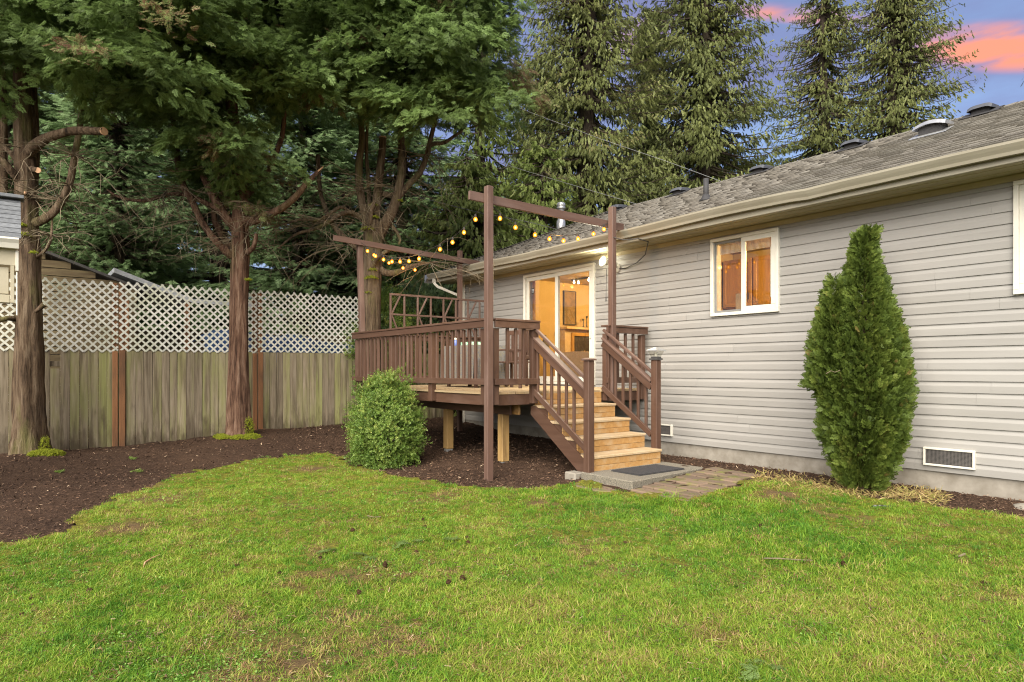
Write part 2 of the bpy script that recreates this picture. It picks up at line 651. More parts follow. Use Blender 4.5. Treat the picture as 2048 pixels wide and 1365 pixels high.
def fence_material():
    m, nt, N, L, b = _new('weathered_fence_wood')
    b.inputs['Roughness'].default_value = 0.85
    b.inputs['Specular IOR Level'].default_value = 0.15
    n = _noise(nt, _coords(nt, (30, 30, 1.6)), 1.0, 7.0, 0.7)
    col = _ramp(nt, n, [(0.3, (0.28, 0.23, 0.16)), (0.55, (0.195, 0.155, 0.102)), (0.75, (0.10, 0.076, 0.05))])
    # green algae, stronger on some boards and towards the near end
    oi = N.new('ShaderNodeObjectInfo')
    g = _noise(nt, _coords(nt, (6, 6, 1.1)), 1.0, 4.0)
    ad = N.new('ShaderNodeMath')
    ad.operation = 'MULTIPLY_ADD'
    ad.inputs[1].default_value = 0.28
    ad.inputs[2].default_value = -0.14
    L.new(oi.outputs['Random'], ad.inputs[0])
    sm = N.new('ShaderNodeMath')
    L.new(g, sm.inputs[0])
    L.new(ad.outputs[0], sm.inputs[1])
    col = _mix(nt, _ramp(nt, sm.outputs[0], [(0.38, (0, 0, 0)), (0.72, (0.8,) * 3)]), col, (0.172, 0.179, 0.0546))
    # damp stains: dark blotches rising from the foot of the boards
    tc = N.new('ShaderNodeTexCoord')
    sp = N.new('ShaderNodeSeparateXYZ')
    L.new(tc.outputs['Object'], sp.inputs[0])
    st = _noise(nt, _coords(nt, (9, 9, 2.2)), 1.0, 5.0)
    mm = N.new('ShaderNodeMath')
    mm.operation = 'MULTIPLY_ADD'
    mm.inputs[1].default_value = -0.42
    L.new(sp.outputs['Z'], mm.inputs[0])
    L.new(st, mm.inputs[2])
    col = _mix(nt, _ramp(nt, mm.outputs[0], [(0.66, (0, 0, 0)), (0.92, (0.8,) * 3)]), col, (0.0468, 0.0328, 0.0187))
    dk = _noise(nt, _coords(nt, (14, 14, 0.8)), 1.0, 5.0)
    col = _mix(nt, _ramp(nt, dk, [(0.48, (0, 0, 0)), (0.66, (0.75,) * 3)]), col, (0.078, 0.0585, 0.0351))
    col = _objvar(nt, col, 0.22)
    L.new(col, b.inputs['Base Color'])
    _bump(nt, b, n, 0.5, 0.006)
    return m


M_fence = fence_material()
M_lattice = mat('lattice_vinyl', (0.48, 0.465, 0.40), (0.34, 0.345, 0.235), scale=2.2, rough=0.6, var=0.10, kind='World', lo=0.42, hi=0.78)


def bark_material(name, c1, c2, c3, moss=0.25):
    m, nt, N, L, b = _new(name)
    b.inputs['Roughness'].default_value = 0.95
    b.inputs['Specular IOR Level'].default_value = 0.1
    n = _noise(nt, _coords(nt, (17, 17, 1.9), rnd=False), 1.0, 8.0, 0.7)
    n2 = _noise(nt, _coords(nt, (2.5, 2.5, 0.9), rnd=False), 1.0, 4.0)
    col = _ramp(nt, n, [(0.33, c3), (0.5, c1), (0.68, c2)])
    col = _mix(nt, _ramp(nt, n2, [(0.52, (0, 0, 0)), (0.72, (moss,) * 3)]), col, (0.13, 0.145, 0.035))
    L.new(col, b.inputs['Base Color'])
    _bump(nt, b, n, 1.0, 0.06)
    return m


M_bark = bark_material('cedar_bark', (0.095, 0.063, 0.038), (0.175, 0.13, 0.085), (0.022, 0.015, 0.010), 0.55)
M_bark2 = bark_material('red_cedar_bark', (0.105, 0.058, 0.036), (0.20, 0.13, 0.088), (0.022, 0.012, 0.009), 0.3)
M_bark3 = bark_material('grey_bark', (0.105, 0.075, 0.046), (0.185, 0.142, 0.094), (0.034, 0.024, 0.017), 0.55)
M_twig = mat('dead_twig_bark', (0.19, 0.145, 0.09), (0.10, 0.08, 0.045), scale=3, rough=0.9, var=0.0)
M_cut = mat('sawn_wood', (0.425, 0.255, 0.136), (0.323, 0.178, 0.0935), scale=8, rough=0.8, var=0.05)
M_moss = leafmat('moss', [(0.0, (0.12, 0.15, 0.0112)), (0.5, (0.225, 0.255, 0.0188)), (1.0, (0.315, 0.315, 0.03))], 0.3, 0.9)

M_cypress = leafmat('cypress_foliage', [(0.0, (0.0816, 0.114, 0.0324)), (0.45, (0.15, 0.222, 0.0624)), (0.8, (0.24, 0.336, 0.102)), (0.93, (0.3, 0.39, 0.138)), (0.97, (0.18, 0.102, 0.0576)), (1.0, (0.204, 0.108, 0.066))], 0.45)
M_redcedar = leafmat('hanging_cedar_foliage', [(0.0, (0.0778, 0.0903, 0.029)), (0.4, (0.136, 0.157, 0.0475)), (0.8, (0.201, 0.219, 0.0686)), (1.0, (0.233, 0.205, 0.0858))], 0.4)
M_greencedar = leafmat('green_cedar_foliage', [(0.0, (0.075, 0.10, 0.022)), (0.5, (0.15, 0.195, 0.045)), (1.0, (0.24, 0.275, 0.075))], 0.45)
M_fir = leafmat('fir_foliage', [(0.0, (0.0671, 0.104, 0.039)), (0.5, (0.152, 0.226, 0.0878)), (1.0, (0.281, 0.378, 0.177))], 0.45)
M_thuja = leafmat('thuja_foliage', [(0.0, (0.042, 0.066, 0.012)), (0.5, (0.098, 0.138, 0.022)), (0.9, (0.18, 0.215, 0.04)), (1.0, (0.19, 0.13, 0.045))], 0.38)
M_box = leafmat('boxwood_leaves', [(0.0, (0.0553, 0.102, 0.017)), (0.5, (0.128, 0.2, 0.034)), (0.9, (0.221, 0.289, 0.0638)), (1.0, (0.289, 0.297, 0.0595))], 0.35, 0.4)
M_grass = leafmat('grass_blades', [(0.0, (0.0524, 0.148, 0.0135)), (0.25, (0.107, 0.229, 0.0187)), (0.5, (0.181, 0.295, 0.0229)), (0.78, (0.303, 0.345, 0.0468)), (0.9, (0.42, 0.328, 0.13)), (1.0, (0.257, 0.154, 0.0675))], 0.45)
M_chip = leafmat('bark_chips', [(0.0, (0.0255, 0.0145, 0.0085)), (0.6, (0.0723, 0.0399, 0.0229)), (0.93, (0.136, 0.0808, 0.0467)), (1.0, (0.357, 0.264, 0.17))], 0.0, 0.9)


def soil_material():
    m, nt, N, L, b = _new('bark_mulch')
    b.inputs['Roughness'].default_value = 0.95
    b.inputs['Specular IOR Level'].default_value = 0.1
    n = _noise(nt, _coords(nt, (1, 1, 1), 'World'), 30.0, 8.0, 0.75)
    col = _ramp(nt, n, [(0.35, (0.0208, 0.012, 0.008)), (0.55, (0.0496, 0.0288, 0.0176)), (0.72, (0.088, 0.0528, 0.032))])
    n2 = _noise(nt, _coords(nt, (1, 1, 1), 'World'), 0.7, 3.0)
    col = _mix(nt, _ramp(nt, n2, [(0.4, (0, 0, 0)), (0.7, (0.45,) * 3)]), col, (0.084, 0.0496, 0.0296))
    L.new(col, b.inputs['Base Color'])
    _bump(nt, b, n, 1.0, 0.03)
    return m


def lawn_material():
    m, nt, N, L, b = _new('mossy_lawn')
    b.inputs['Roughness'].default_value = 0.95
    b.inputs['Specular IOR Level'].default_value = 0.1
    n = _noise(nt, _coords(nt, (1, 1, 1), 'World'), 26.0, 8.0, 0.7)
    col = _ramp(nt, n, [(0.3, (0.048, 0.0384, 0.0104)), (0.5, (0.104, 0.104, 0.0136)), (0.7, (0.192, 0.164, 0.024))])
    n2 = _noise(nt, _coords(nt, (1, 1, 1), 'World'), 1.1, 6.0, 0.65)
    col = _mix(nt, _ramp(nt, n2, [(0.54, (0, 0, 0)), (0.72, (0.8,) * 3)]), col, (0.128, 0.076, 0.032))
    at_ = N.new('ShaderNodeAttribute')
    at_.attribute_name = 'tint'
    col = _mix(nt, at_.outputs['Fac'], col, (0.10, 0.066, 0.031))
    L.new(col, b.inputs['Base Color'])
    _bump(nt, b, n, 1.0, 0.03)
    return m


M_soil = soil_material()
M_lawn = lawn_material()


# ------------------------------------------------------------------ terrain
FZY = [-30, 0.675, 2.49, 3.1, 3.88, 4.69, 5.94, 9, 40]
FZZ = [-1.42, -1.379, -1.311, -1.235, -1.19, -1.20, -1.15, -1.12, -1.1]
FX = -13.4                                           # the fence line


def ground_z(x, y):
    x, y = np.asarray(x, float), np.asarray(y, float)
    z = -1.42 + 0.10 * sstep(5.0, 8.0, y) * sstep(-13.5, -11.0, x)
    under = sstep(4.9, 5.7, y) * sstep(-6.6, -7.2, x) * sstep(-13.0, -11.6, x)
    z = np.maximum(z, z * (1 - under) - 1.308 * under)
    z = z + 0.05 * sstep(-6.6, -5.9, x) * sstep(-3.6, -4.4, x) * sstep(5.1, 5.6, y) * sstep(8.2, 7.4, y)
    near = sstep(-10.0, -13.2, x)
    z = z * (1 - near) + np.interp(y, FZY, FZZ) * near
    z = z + 0.085 * np.exp(-((x + 12.45) ** 2 + (y - 0.28) ** 2) / 0.75 ** 2)
    z = z + 0.03 * (vnoise(x * 1.3, y * 1.3, 3) - 0.5) + 0.012 * (vnoise(x * 5, y * 5, 4) - 0.5)
    return z


def gz(x, y):
    return float(ground_z(np.array([x]), np.array([y]))[0])


LAWN_PIX = [(0, 1095), (60, 1086), (150, 1062), (172, 1035), (215, 1004), (330, 962), (420, 941), (500, 923), (560, 914),
            (640, 908), (672, 913), (700, 930), (760, 948), (850, 966), (900, 974), (960, 980), (1040, 981), (1110, 976),
            (1165, 968), (1215, 985), (1300, 993), (1372, 1005), (1430, 985), (1505, 962), (1560, 966), (1640, 978),
            (1720, 994), (1800, 1008), (1870, 1014), (1950, 1024), (2048, 1042), (2250, 1080)]


def on_ground(px, py):
    p = at_z(px, py, -1.40)
    for _ in range(6):
        p = at_z(px, py, gz(p.x, p.y))
    return p


lawn_poly = [tuple(on_ground(px, py).xy) for px, py in LAWN_PIX]
lawn_poly += [(9, 6.9), (9, -12), (-9.5, -12), (-8.6, -3.0)]
LP = np.array(lawn_poly)


def in_poly(x, y, P):
    x, y = np.asarray(x), np.asarray(y)
    inside = np.zeros(x.shape, bool)
    j = len(P) - 1
    for i in range(len(P)):
        xi, yi, xj, yj = P[i, 0], P[i, 1], P[j, 0], P[j, 1]
        c = ((yi > y) != (yj > y)) & (x < (xj - xi) * (y - yi) / (yj - yi + 1e-12) + xi)
        inside ^= c
        j = i
    return inside


def in_lawn(x, y):
    """the lawn with its ragged rim"""
    jx = 0.24 * (vnoise(x * 4.5, y * 4.5, 71) - 0.5) + 0.10 * (vnoise(x * 13, y * 13, 72) - 0.5)
    jy = 0.24 * (vnoise(x * 4.5 + 9, y * 4.5, 73) - 0.5) + 0.10 * (vnoise(x * 13 + 9, y * 13, 74) - 0.5)
    return in_poly(x + jx, y + jy, LP)


def edge_dist(x, y, P):
    d = np.full(np.shape(x), 1e9)
    for i in range(len(P)):
        a, b = P[i], P[(i + 1) % len(P)]
        ab = b - a
        t = np.clip(((x - a[0]) * ab[0] + (y - a[1]) * ab[1]) / (ab @ ab), 0, 1)
        d = np.minimum(d, np.hypot(x - a[0] - t * ab[0], y - a[1] - t * ab[1]))
    return d


def grid_mesh(name, xs, ys, mat_, keep=None, lift=0.0, rough=0.0):
    XX, YY = np.meshgrid(xs, ys)
    Z = ground_z(XX, YY) + lift
    if rough:
        Z = Z + rough * (vnoise(XX * 17, YY * 17, 9) - 0.5) + rough * 0.6 * (vnoise(XX * 41, YY * 41, 10) - 0.5)
    V = np.stack([XX, YY, Z], -1).reshape(-1, 3)
    nx = len(xs)
    i, j = np.meshgrid(np.arange(nx - 1), np.arange(len(ys) - 1))
    a = (j * nx + i).ravel()
    Q = np.stack([a, a + 1, a + nx + 1, a + nx], -1)
    if keep is not None:
        c = V[Q].mean(1)
        Q = Q[keep(c[:, 0], c[:, 1])]
        used, inv = np.unique(Q, return_inverse=True)
        V, Q = V[used], inv.reshape(Q.shape)
    o = np_mesh(name, V, Q, mat_)
    o.data.polygons.foreach_set('use_smooth', [True] * len(o.data.polygons))
    return tag(o, kind='structure')


xs = np.unique(np.concatenate([np.linspace(-160, -20, 15), np.linspace(-20, -14, 13), np.arange(-14, 3, 0.07), np.linspace(3, 160, 16)]))
ys = np.unique(np.concatenate([np.linspace(-160, -14, 14), np.linspace(-14, -1, 14), np.arange(-1, 9, 0.07), np.linspace(9, 200, 22)]))
grid_mesh('ground', xs, ys, M_soil, rough=0.035)
grid_mesh('lawn', np.arange(-10.5, 9, 0.04), np.arange(-6, 7.7, 0.04), M_lawn, keep=in_lawn, lift=0.022, rough=0.02)


# ------------------------------------------------------------------ the house
D = 8.04                       # the siding plane
HX0, HX1 = -12.38, 2.4         # house ends
ZS0, ZTOP, CH = -1.11, 1.972, 0.1235
house = thing('house', 'single storey house with pale grey lap siding and grey shingle roof', 'house', (HX0, D, -1.4))
OPEN = [(-10.12, -8.23, -0.24, 1.81), (-5.76, -4.78, 0.80, 1.84), (-2.16, -0.7, 0.79, 1.86)]

# foundation and wall core with real openings
fb = MB().extrude_x([(D + 0.012, -1.75), (D + 0.012, ZS0 + 0.03), (D + 0.2, ZS0 + 0.03), (D + 0.2, -1.75)], HX0 + 0.02, HX1)
fb.build('foundation', M_conc, house)
M_core = mat('wall_core', (0.30, 0.27, 0.24), var=0.0)
wc = MB()
cuts = sorted(OPEN)
xa = HX0 + 0.03
for (x0, x1, z0, z1) in cuts:
    wc.box(xa, x0, D + 0.02, D + 0.15, ZS0, 2.25)
    wc.box(x0, x1, D + 0.02, D + 0.15, ZS0, z0)
    wc.box(x0, x1, D + 0.02, D + 0.15, z1, 2.25)
    xa = x1
wc.box(xa, HX1, D + 0.02, D + 0.15, ZS0, 2.25)
wc.box(HX0 + 0.03, HX0 + 0.15, D + 0.15, 12.5, ZS0, 2.25)
wc.box(HX1 - 0.12, HX1, D + 0.15, 12.5, ZS0, 2.25)
wc.box(HX0 + 0.15, HX1 - 0.12, 12.38, 12.5, ZS0, 2.25)
wc.build('wall', M_core, house)

# lap siding, one board per course and run, cut round the openings
PROF = [(0.000, 0.0), (0.017, 0.0), (0.0165, 0.072), (0.004, 0.108), (0.0035, CH)]


def prof_out(z):
    for (o0, a), (o1, b_) in zip(PROF[1:], PROF[2:]):
        if a <= z <= b_:
            return o0 + (o1 - o0) * (z - a) / (b_ - a)
    return PROF[-1][0]


def siding_board(x0, x1, zb, za, zc, lap=0.0):
    """one board of the course whose foot is zb, from height za to zc"""
    zs = [za] + [zb + p[1] for p in PROF[2:] if za + 1e-4 < zb + p[1] < zc - 1e-4] + [zc]
    pr = [(D + 0.018, za)] + [(D - prof_out(z - zb) - lap, z) for z in zs] + [(D + 0.018, zc)]
    MB().extrude_x(pr, x0, x1).build('siding_board', M_siding, house)


for i in range(25):
    zb = ZS0 + i * CH
    zt = zb + CH - 0.001
    levels = {zb, zt}
    for (x0, x1, z0, z1) in OPEN:
        for z in (z0, z1):
            if zb + 0.008 < z < zt - 0.008:
                levels.add(z)
    levels = sorted(levels)
    seams = [HX0 + 0.06]
    s = HX0 + 0.06 + [1.9, 3.3, 0.8, 2.6][i // 2 % 4] + random.uniform(-0.2, 0.2)
    while s < HX1 - 0.4:
        seams.append(s)
        s += 3.66
    seams.append(HX1)
    for za, zc in zip(levels, levels[1:]):
        mid = (za + zc) / 2
        for k, (sa, sb) in enumerate(zip(seams, seams[1:])):
            iv = [(sa, sb - 0.0015)]
            for (x0, x1, z0, z1) in OPEN:
                if z0 < mid < z1:
                    iv = [q for (a, b_) in iv for q in ((a, min(b_, x0)), (max(a, x1), b_)) if q[1] - q[0] > 0.004]
            for a, b_ in iv:
                siding_board(a, b_, zb, za, zc, 0.0016 * (k % 2))

blk('corner_trim', M_white, HX0 - 0.02, HX0 + 0.07, D - 0.03, D - 0.0185, ZS0, ZTOP, house)
blk('corner_trim', M_white, HX0 - 0.03, HX0 - 0.015, D - 0.03, D + 0.07, ZS0, ZTOP, house)
# end wall siding (only glimpsed from the side)
for i in range(25):
    zb = ZS0 + i * CH
    MB().poly([(HX0 + 0.03, y, z) for y in (D + 0.075, 12.5) for z in (zb, zb + CH - 0.002)] + [(HX0 + 0.01, y, z) for y in (D + 0.075, 12.5) for z in (zb, zb + CH - 0.002)],
              [(0, 1, 3, 2), (4, 6, 7, 5), (0, 2, 6, 4), (1, 5, 7, 3), (0, 4, 5, 1), (2, 3, 7, 6)]).build('siding_board', M_siding, house)

# roof: hipped at the far end, one real shingle at a time on the slope that faces the yard
EY, EZ, RY, RZ = 7.50, 2.13, 10.30, 3.43
EX0, EX1 = HX0 - 0.54, HX1 + 0.4
RX0 = EX0 + (RY - EY)
BY = 2 * RY - EY
M_roofbase = mat('roof_underlay', (0.07, 0.065, 0.058), rough=0.95, var=0.0)
roof = MB().poly([(EX0, EY, EZ), (EX1, EY, EZ), (EX1, RY, RZ), (RX0, RY, RZ), (EX0, BY, EZ), (EX1, BY, EZ),
                  (EX0, EY, EZ - 0.05), (EX1, EY, EZ - 0.05), (EX1, RY, RZ - 0.05), (RX0, RY, RZ - 0.05), (EX0, BY, EZ - 0.05), (EX1, BY, EZ - 0.05)],
                 [(0, 1, 2, 3), (3, 2, 5, 4), (0, 3, 4), (6, 9, 8, 7), (9, 10, 11, 8), (6, 10, 9), (0, 6, 7, 1), (1, 7, 8, 2), (2, 8, 11, 5), (4, 5, 11, 10), (0, 4, 10, 6)]).build('roof', M_roofbase, house)
SL = math.hypot(RY - EY, RZ - EZ)
cs, sn = (RY - EY) / SL, (RZ - EZ) / SL
tabs = []
NC = 22
ex = SL / NC
for i in range(NC):
    s0 = i * ex - 0.015
    s1 = min(SL, s0 + ex * 1.45)
    x = EX0 + i * ex * cs - 0.21 + (0.10 * i) % 0.21
    while x < EX1:
        w = random.choice([0.13, 0.17, 0.21, 0.21, 0.26])
        xl = max(x, EX0 + max(0, s0) * cs)
        if x + w > xl + 0.02:
            odd = int((x + 0.11 * i) / 0.21) % 2
            tabs.append((xl, min(x + w - 0.006, EX1), s0 - 0.012 * odd + random.uniform(-0.004, 0.004), s1, (0.017 if odd else 0.010) + random.uniform(-0.004, 0.006), odd))
        x += w


def tab_shape(mb, xl, xr, s0, s1, t, odd=0):
    def pt(x, s, h):
        return (x, EY + s * cs - h * sn, EZ + s * sn + h * cs)
    xrt, xlt = xr, max(xl, EX0 + s1 * cs)
    xlt = min(xlt, xrt - 0.005)
    mb.poly([pt(xl, s0, 0.004), pt(xr, s0, 0.004), pt(xrt, s1, 0.002), pt(xlt, s1, 0.002),
             pt(xl, s0, 0.011 + t), pt(xr, s0, 0.011 + t), pt(xrt, s1, 0.006), pt(xlt, s1, 0.006)],
            [(0, 3, 2, 1), (4, 5, 6, 7), (0, 1, 5, 4), (1, 2, 6, 5), (2, 3, 7, 6), (3, 0, 4, 7)])


def seen_size(t):
    cx, cd = cam_xy((t[0] + t[1]) / 2, EY + t[2] * cs)
    q = abs(cx / max(cd, 0.1))
    return -(1.0 / max(cd, 0.1)) if q < 0.81 and cd > 1 else 9


tabs.sort(key=seen_size)
for t in tabs[:290]:
    mb = MB()
    tab_shape(mb, *t)
    mb.build('shingle', M_shingledark if t[5] else M_shingle, roof)
# the farther tabs: still real geometry, joined, with a colour of their own each
V, Q, T = [], [], []
for t in tabs[290:]:
    mb = MB()
    tab_shape(mb, *t)
    b = len(V)
    V += mb.v
    Q += [tuple(b + i for i in f) for f in mb.f]
    T += [max(0, min(1, (0.36 if t[5] else 0.66) + random.uniform(-0.3, 0.3)))] * 8
M_shingle2 = leafmat('asphalt_shingle_far', [(0.0, (0.078, 0.069, 0.055)), (0.5, (0.112, 0.10, 0.081)), (1.0, (0.15, 0.137, 0.114))], 0.0, 0.95)
np_mesh('shingles', V, Q, M_shingle2, roof, T, 'stuff')
rc = MB()
x = RX0
while x < EX1:
    rc.poly([(x, RY - 0.13, RZ - 0.045), (x + 0.2, RY - 0.13, RZ - 0.035), (x + 0.2, RY, RZ + 0.03), (x, RY, RZ + 0.02), (x, RY + 0.13, RZ - 0.045), (x + 0.2, RY + 0.13, RZ - 0.035)],
            [(0, 1, 2, 3), (3, 2, 5, 4)])
    x += 0.14
rc.build('ridge_caps', M_shingle, roof, kind='stuff')
hc = MB()
for k in range(26):
    t0 = k * (RY - EY) / 26
    t1 = t0 + 0.16
    def hp(t, o, lift):
        return (EX0 + t + o, EY + t - o, EZ + t * (RZ - EZ) / (RY - EY) + lift)
    hc.poly([hp(t0, 0.09, 0.0), hp(t1, 0.09, -0.006), hp(t1, 0, 0.03), hp(t0, 0, 0.038), hp(t0, -0.09, 0.0), hp(t1, -0.09, -0.006)], [(0, 1, 2, 3), (3, 2, 5, 4)])
hc.build('hip_caps', M_shingle, roof, kind='stuff')

# eaves: fascia, gutter with its slight sags, soffit boards
blk('fascia', M_trimtan, EX0 + 0.02, EX1, EY + 0.005, EY + 0.03, 1.955, EZ - 0.02, house)
GP = [(0.0, 0.0), (0.0, -0.115), (-0.062, -0.115), (-0.072, -0.085), (-0.095, -0.05), (-0.112, -0.02), (-0.114, 0.004), (-0.104, 0.006), (-0.098, -0.014), (-0.05, -0.09), (-0.012, -0.09), (-0.012, 0.0)]
gx = np.linspace(EX0 + 0.005, EX1, 70)
g = MB()
n = len(GP)
for k, x in enumerate(gx):
    sag = 0.010 * math.sin(x * 0.9) + 0.006 * math.sin(x * 2.3 + 1) - 0.022 * math.exp(-((x + 3.95) / 0.12) ** 2) + 0.012 * math.exp(-((x + 9.1) / 0.1) ** 2)
    g.v += [(x, EY - 0.002 + y, EZ + 0.005 + z + sag) for y, z in GP]
for k in range(len(gx) - 1):
    for i in range(n):
        a, b = k * n + i, k * n + (i + 1) % n
        g.f.append((a, b, b + n, a + n))
g.f += [tuple(range(n)), tuple((len(gx) - 1) * n + i for i in range(n))]
gut = g.build('gutter', M_trimtan, house)
MB().poly([(EX0 - 0.06, EY - 0.13, EZ - 0.17), (EX0 - 0.06, EY - 0.13, EZ + 0.01), (EX0 + 0.02, EY - 0.12, EZ - 0.08), (EX0 - 0.06, EY + 0.05, EZ - 0.17), (EX0 - 0.06, EY + 0.05, EZ + 0.01), (EX0 + 0.0, EY + 0.05, EZ - 0.08)],
          [(0, 1, 2), (3, 5, 4), (0, 3, 4, 1), (1, 4, 5, 2), (0, 2, 5, 3)]).build('end_cap', M_galv, gut)
for k in range(3):
    y0 = EY + 0.032 + k * 0.168
    blk('soffit_board', M_soffit, EX0 + 0.03, HX1, y0, y0 + 0.162, 1.975 - 0.004 * k, 1.993 - 0.004 * k, house)
blk('frieze_board', M_soffit, HX0 + 0.07, HX1, D - 0.034, D - 0.0175, 1.90, 1.965, house)
# downspout at the far corner
dsp = MB()
dp = [(EX0 + 0.22, EY - 0.05, 2.03), (EX0 + 0.22, EY - 0.05, 1.94), (EX0 + 0.27, EY + 0.02, 1.85), (HX0 - 0.02, D - 0.13, 1.66), (HX0 + 0.05, D - 0.07, 1.56), (HX0 + 0.05, D - 0.07, -1.2)]
for p, q in zip(dp, dp[1:]):
    dsp.bar(p, q, 0.075, 0.055, (1, 0, 0) if abs(q[2] - p[2]) > 0.3 else (0, 0, 1))
dsp.build('downspout', M_white, house)

# foundation vents
for (x0, x1, z0, z1) in ((-3.02, -2.53, -1.05, -0.85), (-6.86, -6.5, -1.02, -0.84), (-9.15, -8.85, -1.02, -0.84)):
    v = MB()
    y0 = D - 0.052
    for a in ((x0, x1, z1 - 0.022, z1), (x0, x1, z0, z0 + 0.022), (x0, x0 + 0.022, z0 + 0.022, z1 - 0.022), (x1 - 0.022, x1, z0 + 0.022, z1 - 0.022)):
        v.box(a[0], a[1], y0, D + 0.01, a[2], a[3])
    vo = v.build('foundation_vent', M_white, house, bevel=0.003)
    MB().box(x0 + 0.02, x1 - 0.02, D - 0.030, D - 0.0235, z0 + 0.02, z1 - 0.02).build('backing', M_iron, vo)
    gr = MB()
    for k in range(int((x1 - x0) / 0.013)):
        gr.box(x0 + 0.022 + k * 0.013, x0 + 0.0245 + k * 0.013, D - 0.042, D - 0.040, z0 + 0.02, z1 - 0.02)
    for k in range(13):
        gr.box(x0 + 0.022, x1 - 0.022, D - 0.039, D - 0.037, z0 + 0.024 + k * 0.013, z0 + 0.0265 + k * 0.013)
    gr.build('mesh_screen', mat('vent_wire', (0.13, 0.115, 0.10), rough=0.7, var=0.0), vo, kind='stuff')


def frame_ring(mb, x0, x1, z0, z1, w, y0, y1, wb=None):
    wb = wb or w
    mb.box(x0, x1, y0, y1, z1 - w, z1)
    mb.box(x0, x1, y0, y1, z0, z0 + wb)
    mb.box(x0, x0 + w, y0, y1, z0 + wb, z1 - w)
    mb.box(x1 - w, x1, y0, y1, z0 + wb, z1 - w)
    return mb


# sliding glass door
door = frame_ring(MB(), -10.17, -8.18, -0.27, 1.86, 0.05, D - 0.05, D + 0.06).build('sliding_door', M_white, house, bevel=0.004)
frame_ring(MB(), -10.115, -9.16, -0.215, 1.805, 0.075, D - 0.012, D + 0.03, 0.09).build('frame', M_white, door, bevel=0.003)
frame_ring(MB(), -9.22, -8.235, -0.215, 1.805, 0.075, D - 0.042, D - 0.014, 0.09).build('frame', M_white, door, bevel=0.003)
MB().box(-9.1, -8.235, D - 0.049, D - 0.043, 1.735, 1.80).build('track_cover', M_white, door)
MB().box(-10.04, -9.235, D + 0.004, D + 0.01, -0.125, 1.73).build('pane', M_glass, door)
MB().box(-9.145, -8.31, D - 0.03, D - 0.024, -0.125, 1.73).build('pane', M_glass, door)
h = MB()
h.bar((-8.27, D - 0.055, 0.55), (-8.27, D - 0.055, 0.80), 0.018, 0.03, (1, 0, 0))
h.build('handle', M_white, door, bevel=0.003)
# small alarm sticker inside the glass
st = MB().poly([(-9.97, D + 0.0015, 1.59), (-9.88, D + 0.0015, 1.59), (-9.88, D + 0.0015, 1.50), (-9.925, D + 0.0015, 1.46), (-9.97, D + 0.0015, 1.50),
                (-9.97, D + 0.003, 1.59), (-9.88, D + 0.003, 1.59), (-9.88, D + 0.003, 1.50), (-9.925, D + 0.003, 1.46), (-9.97, D + 0.003, 1.50)],
               [(0, 1, 2, 3, 4), (9, 8, 7, 6, 5), (0, 5, 6, 1), (1, 6, 7, 2), (2, 7, 8, 3), (3, 8, 9, 4), (4, 9, 5, 0)])
sto = st.build('sticker', M_iron, door)
M_pale = mat('pale_print', (0.5, 0.5, 0.5), var=0.0)
for zz in (1.565, 1.54, 1.515):
    MB().box(-9.96, -9.89, D + 0.0005, D + 0.001, zz - 0.006, zz + 0.003).build('print_line', M_pale, sto)

# kitchen window
win = frame_ring(MB(), -5.80, -4.74, 0.765, 1.875, 0.045, D - 0.055, D + 0.05).build('window', M_white, house, bevel=0.004)
M_alu = mat('grey_screen_frame', (0.17, 0.165, 0.15), rough=0.5, var=0.0)
frame_ring(MB(), -5.755, -5.28, 0.81, 1.83, 0.035, D - 0.012, D + 0.014).build('screen_frame', M_alu, win, bevel=0.002)
frame_ring(MB(), -5.30, -4.785, 0.81, 1.83, 0.065, D - 0.044, D - 0.014).build('frame', M_white, win, bevel=0.003)
MB().box(-5.72, -5.315, D + 0.0, D + 0.005, 0.845, 1.795).build('pane', M_glass, win)
MB().box(-5.235, -4.85, D - 0.03, D - 0.025, 0.875, 1.765).build('pane', M_glass, win)
bl = MB()
for k in range(9):
    bl.box(-5.72, -4.82, D + 0.07, D + 0.1, 1.66 + k * 0.014, 1.666 + k * 0.014)
bl.box(-5.73, -4.81, D + 0.065, D + 0.105, 1.79, 1.825)
bl.build('blind', mat('blind_slats', (0.60, 0.50, 0.36), var=0), win)
MB().tube([(-4.93, D + 0.085, 1.66), (-4.93, D + 0.085, 0.98)], 0.008, 6).build('blind_wand', M_white, win)

# the window at the right edge of the photograph
win2 = frame_ring(MB(), -2.20, -0.66, 0.755, 1.895, 0.045, D - 0.055, D + 0.05).build('window', M_white, house, bevel=0.004)
frame_ring(MB(), -2.155, -1.42, 0.80, 1.85, 0.06, D - 0.03, D + 0.01).build('frame', M_white, win2, bevel=0.003)
frame_ring(MB(), -1.44, -0.705, 0.80, 1.85, 0.06, D - 0.062, D - 0.033).build('frame', M_white, win2, bevel=0.003)
MB().box(-2.1, -1.475, D - 0.012, D - 0.007, 0.855, 1.795).build('pane', M_glass, win2)
MB().box(-1.385, -0.76, D - 0.05, D - 0.045, 0.855, 1.795).build('pane', M_glass, win2)
bl = MB()
for k in range(40):
    bl.poly([(-2.13, D + 0.07, 0.81 + k * 0.026), (-0.72, D + 0.07, 0.81 + k * 0.026), (-0.72, D + 0.09, 0.829 + k * 0.026), (-2.13, D + 0.09, 0.829 + k * 0.026)], [(0, 1, 2, 3)])
bl.build('blind', mat('mauve_blind_slats', (0.42, 0.36, 0.42), var=0), win2)

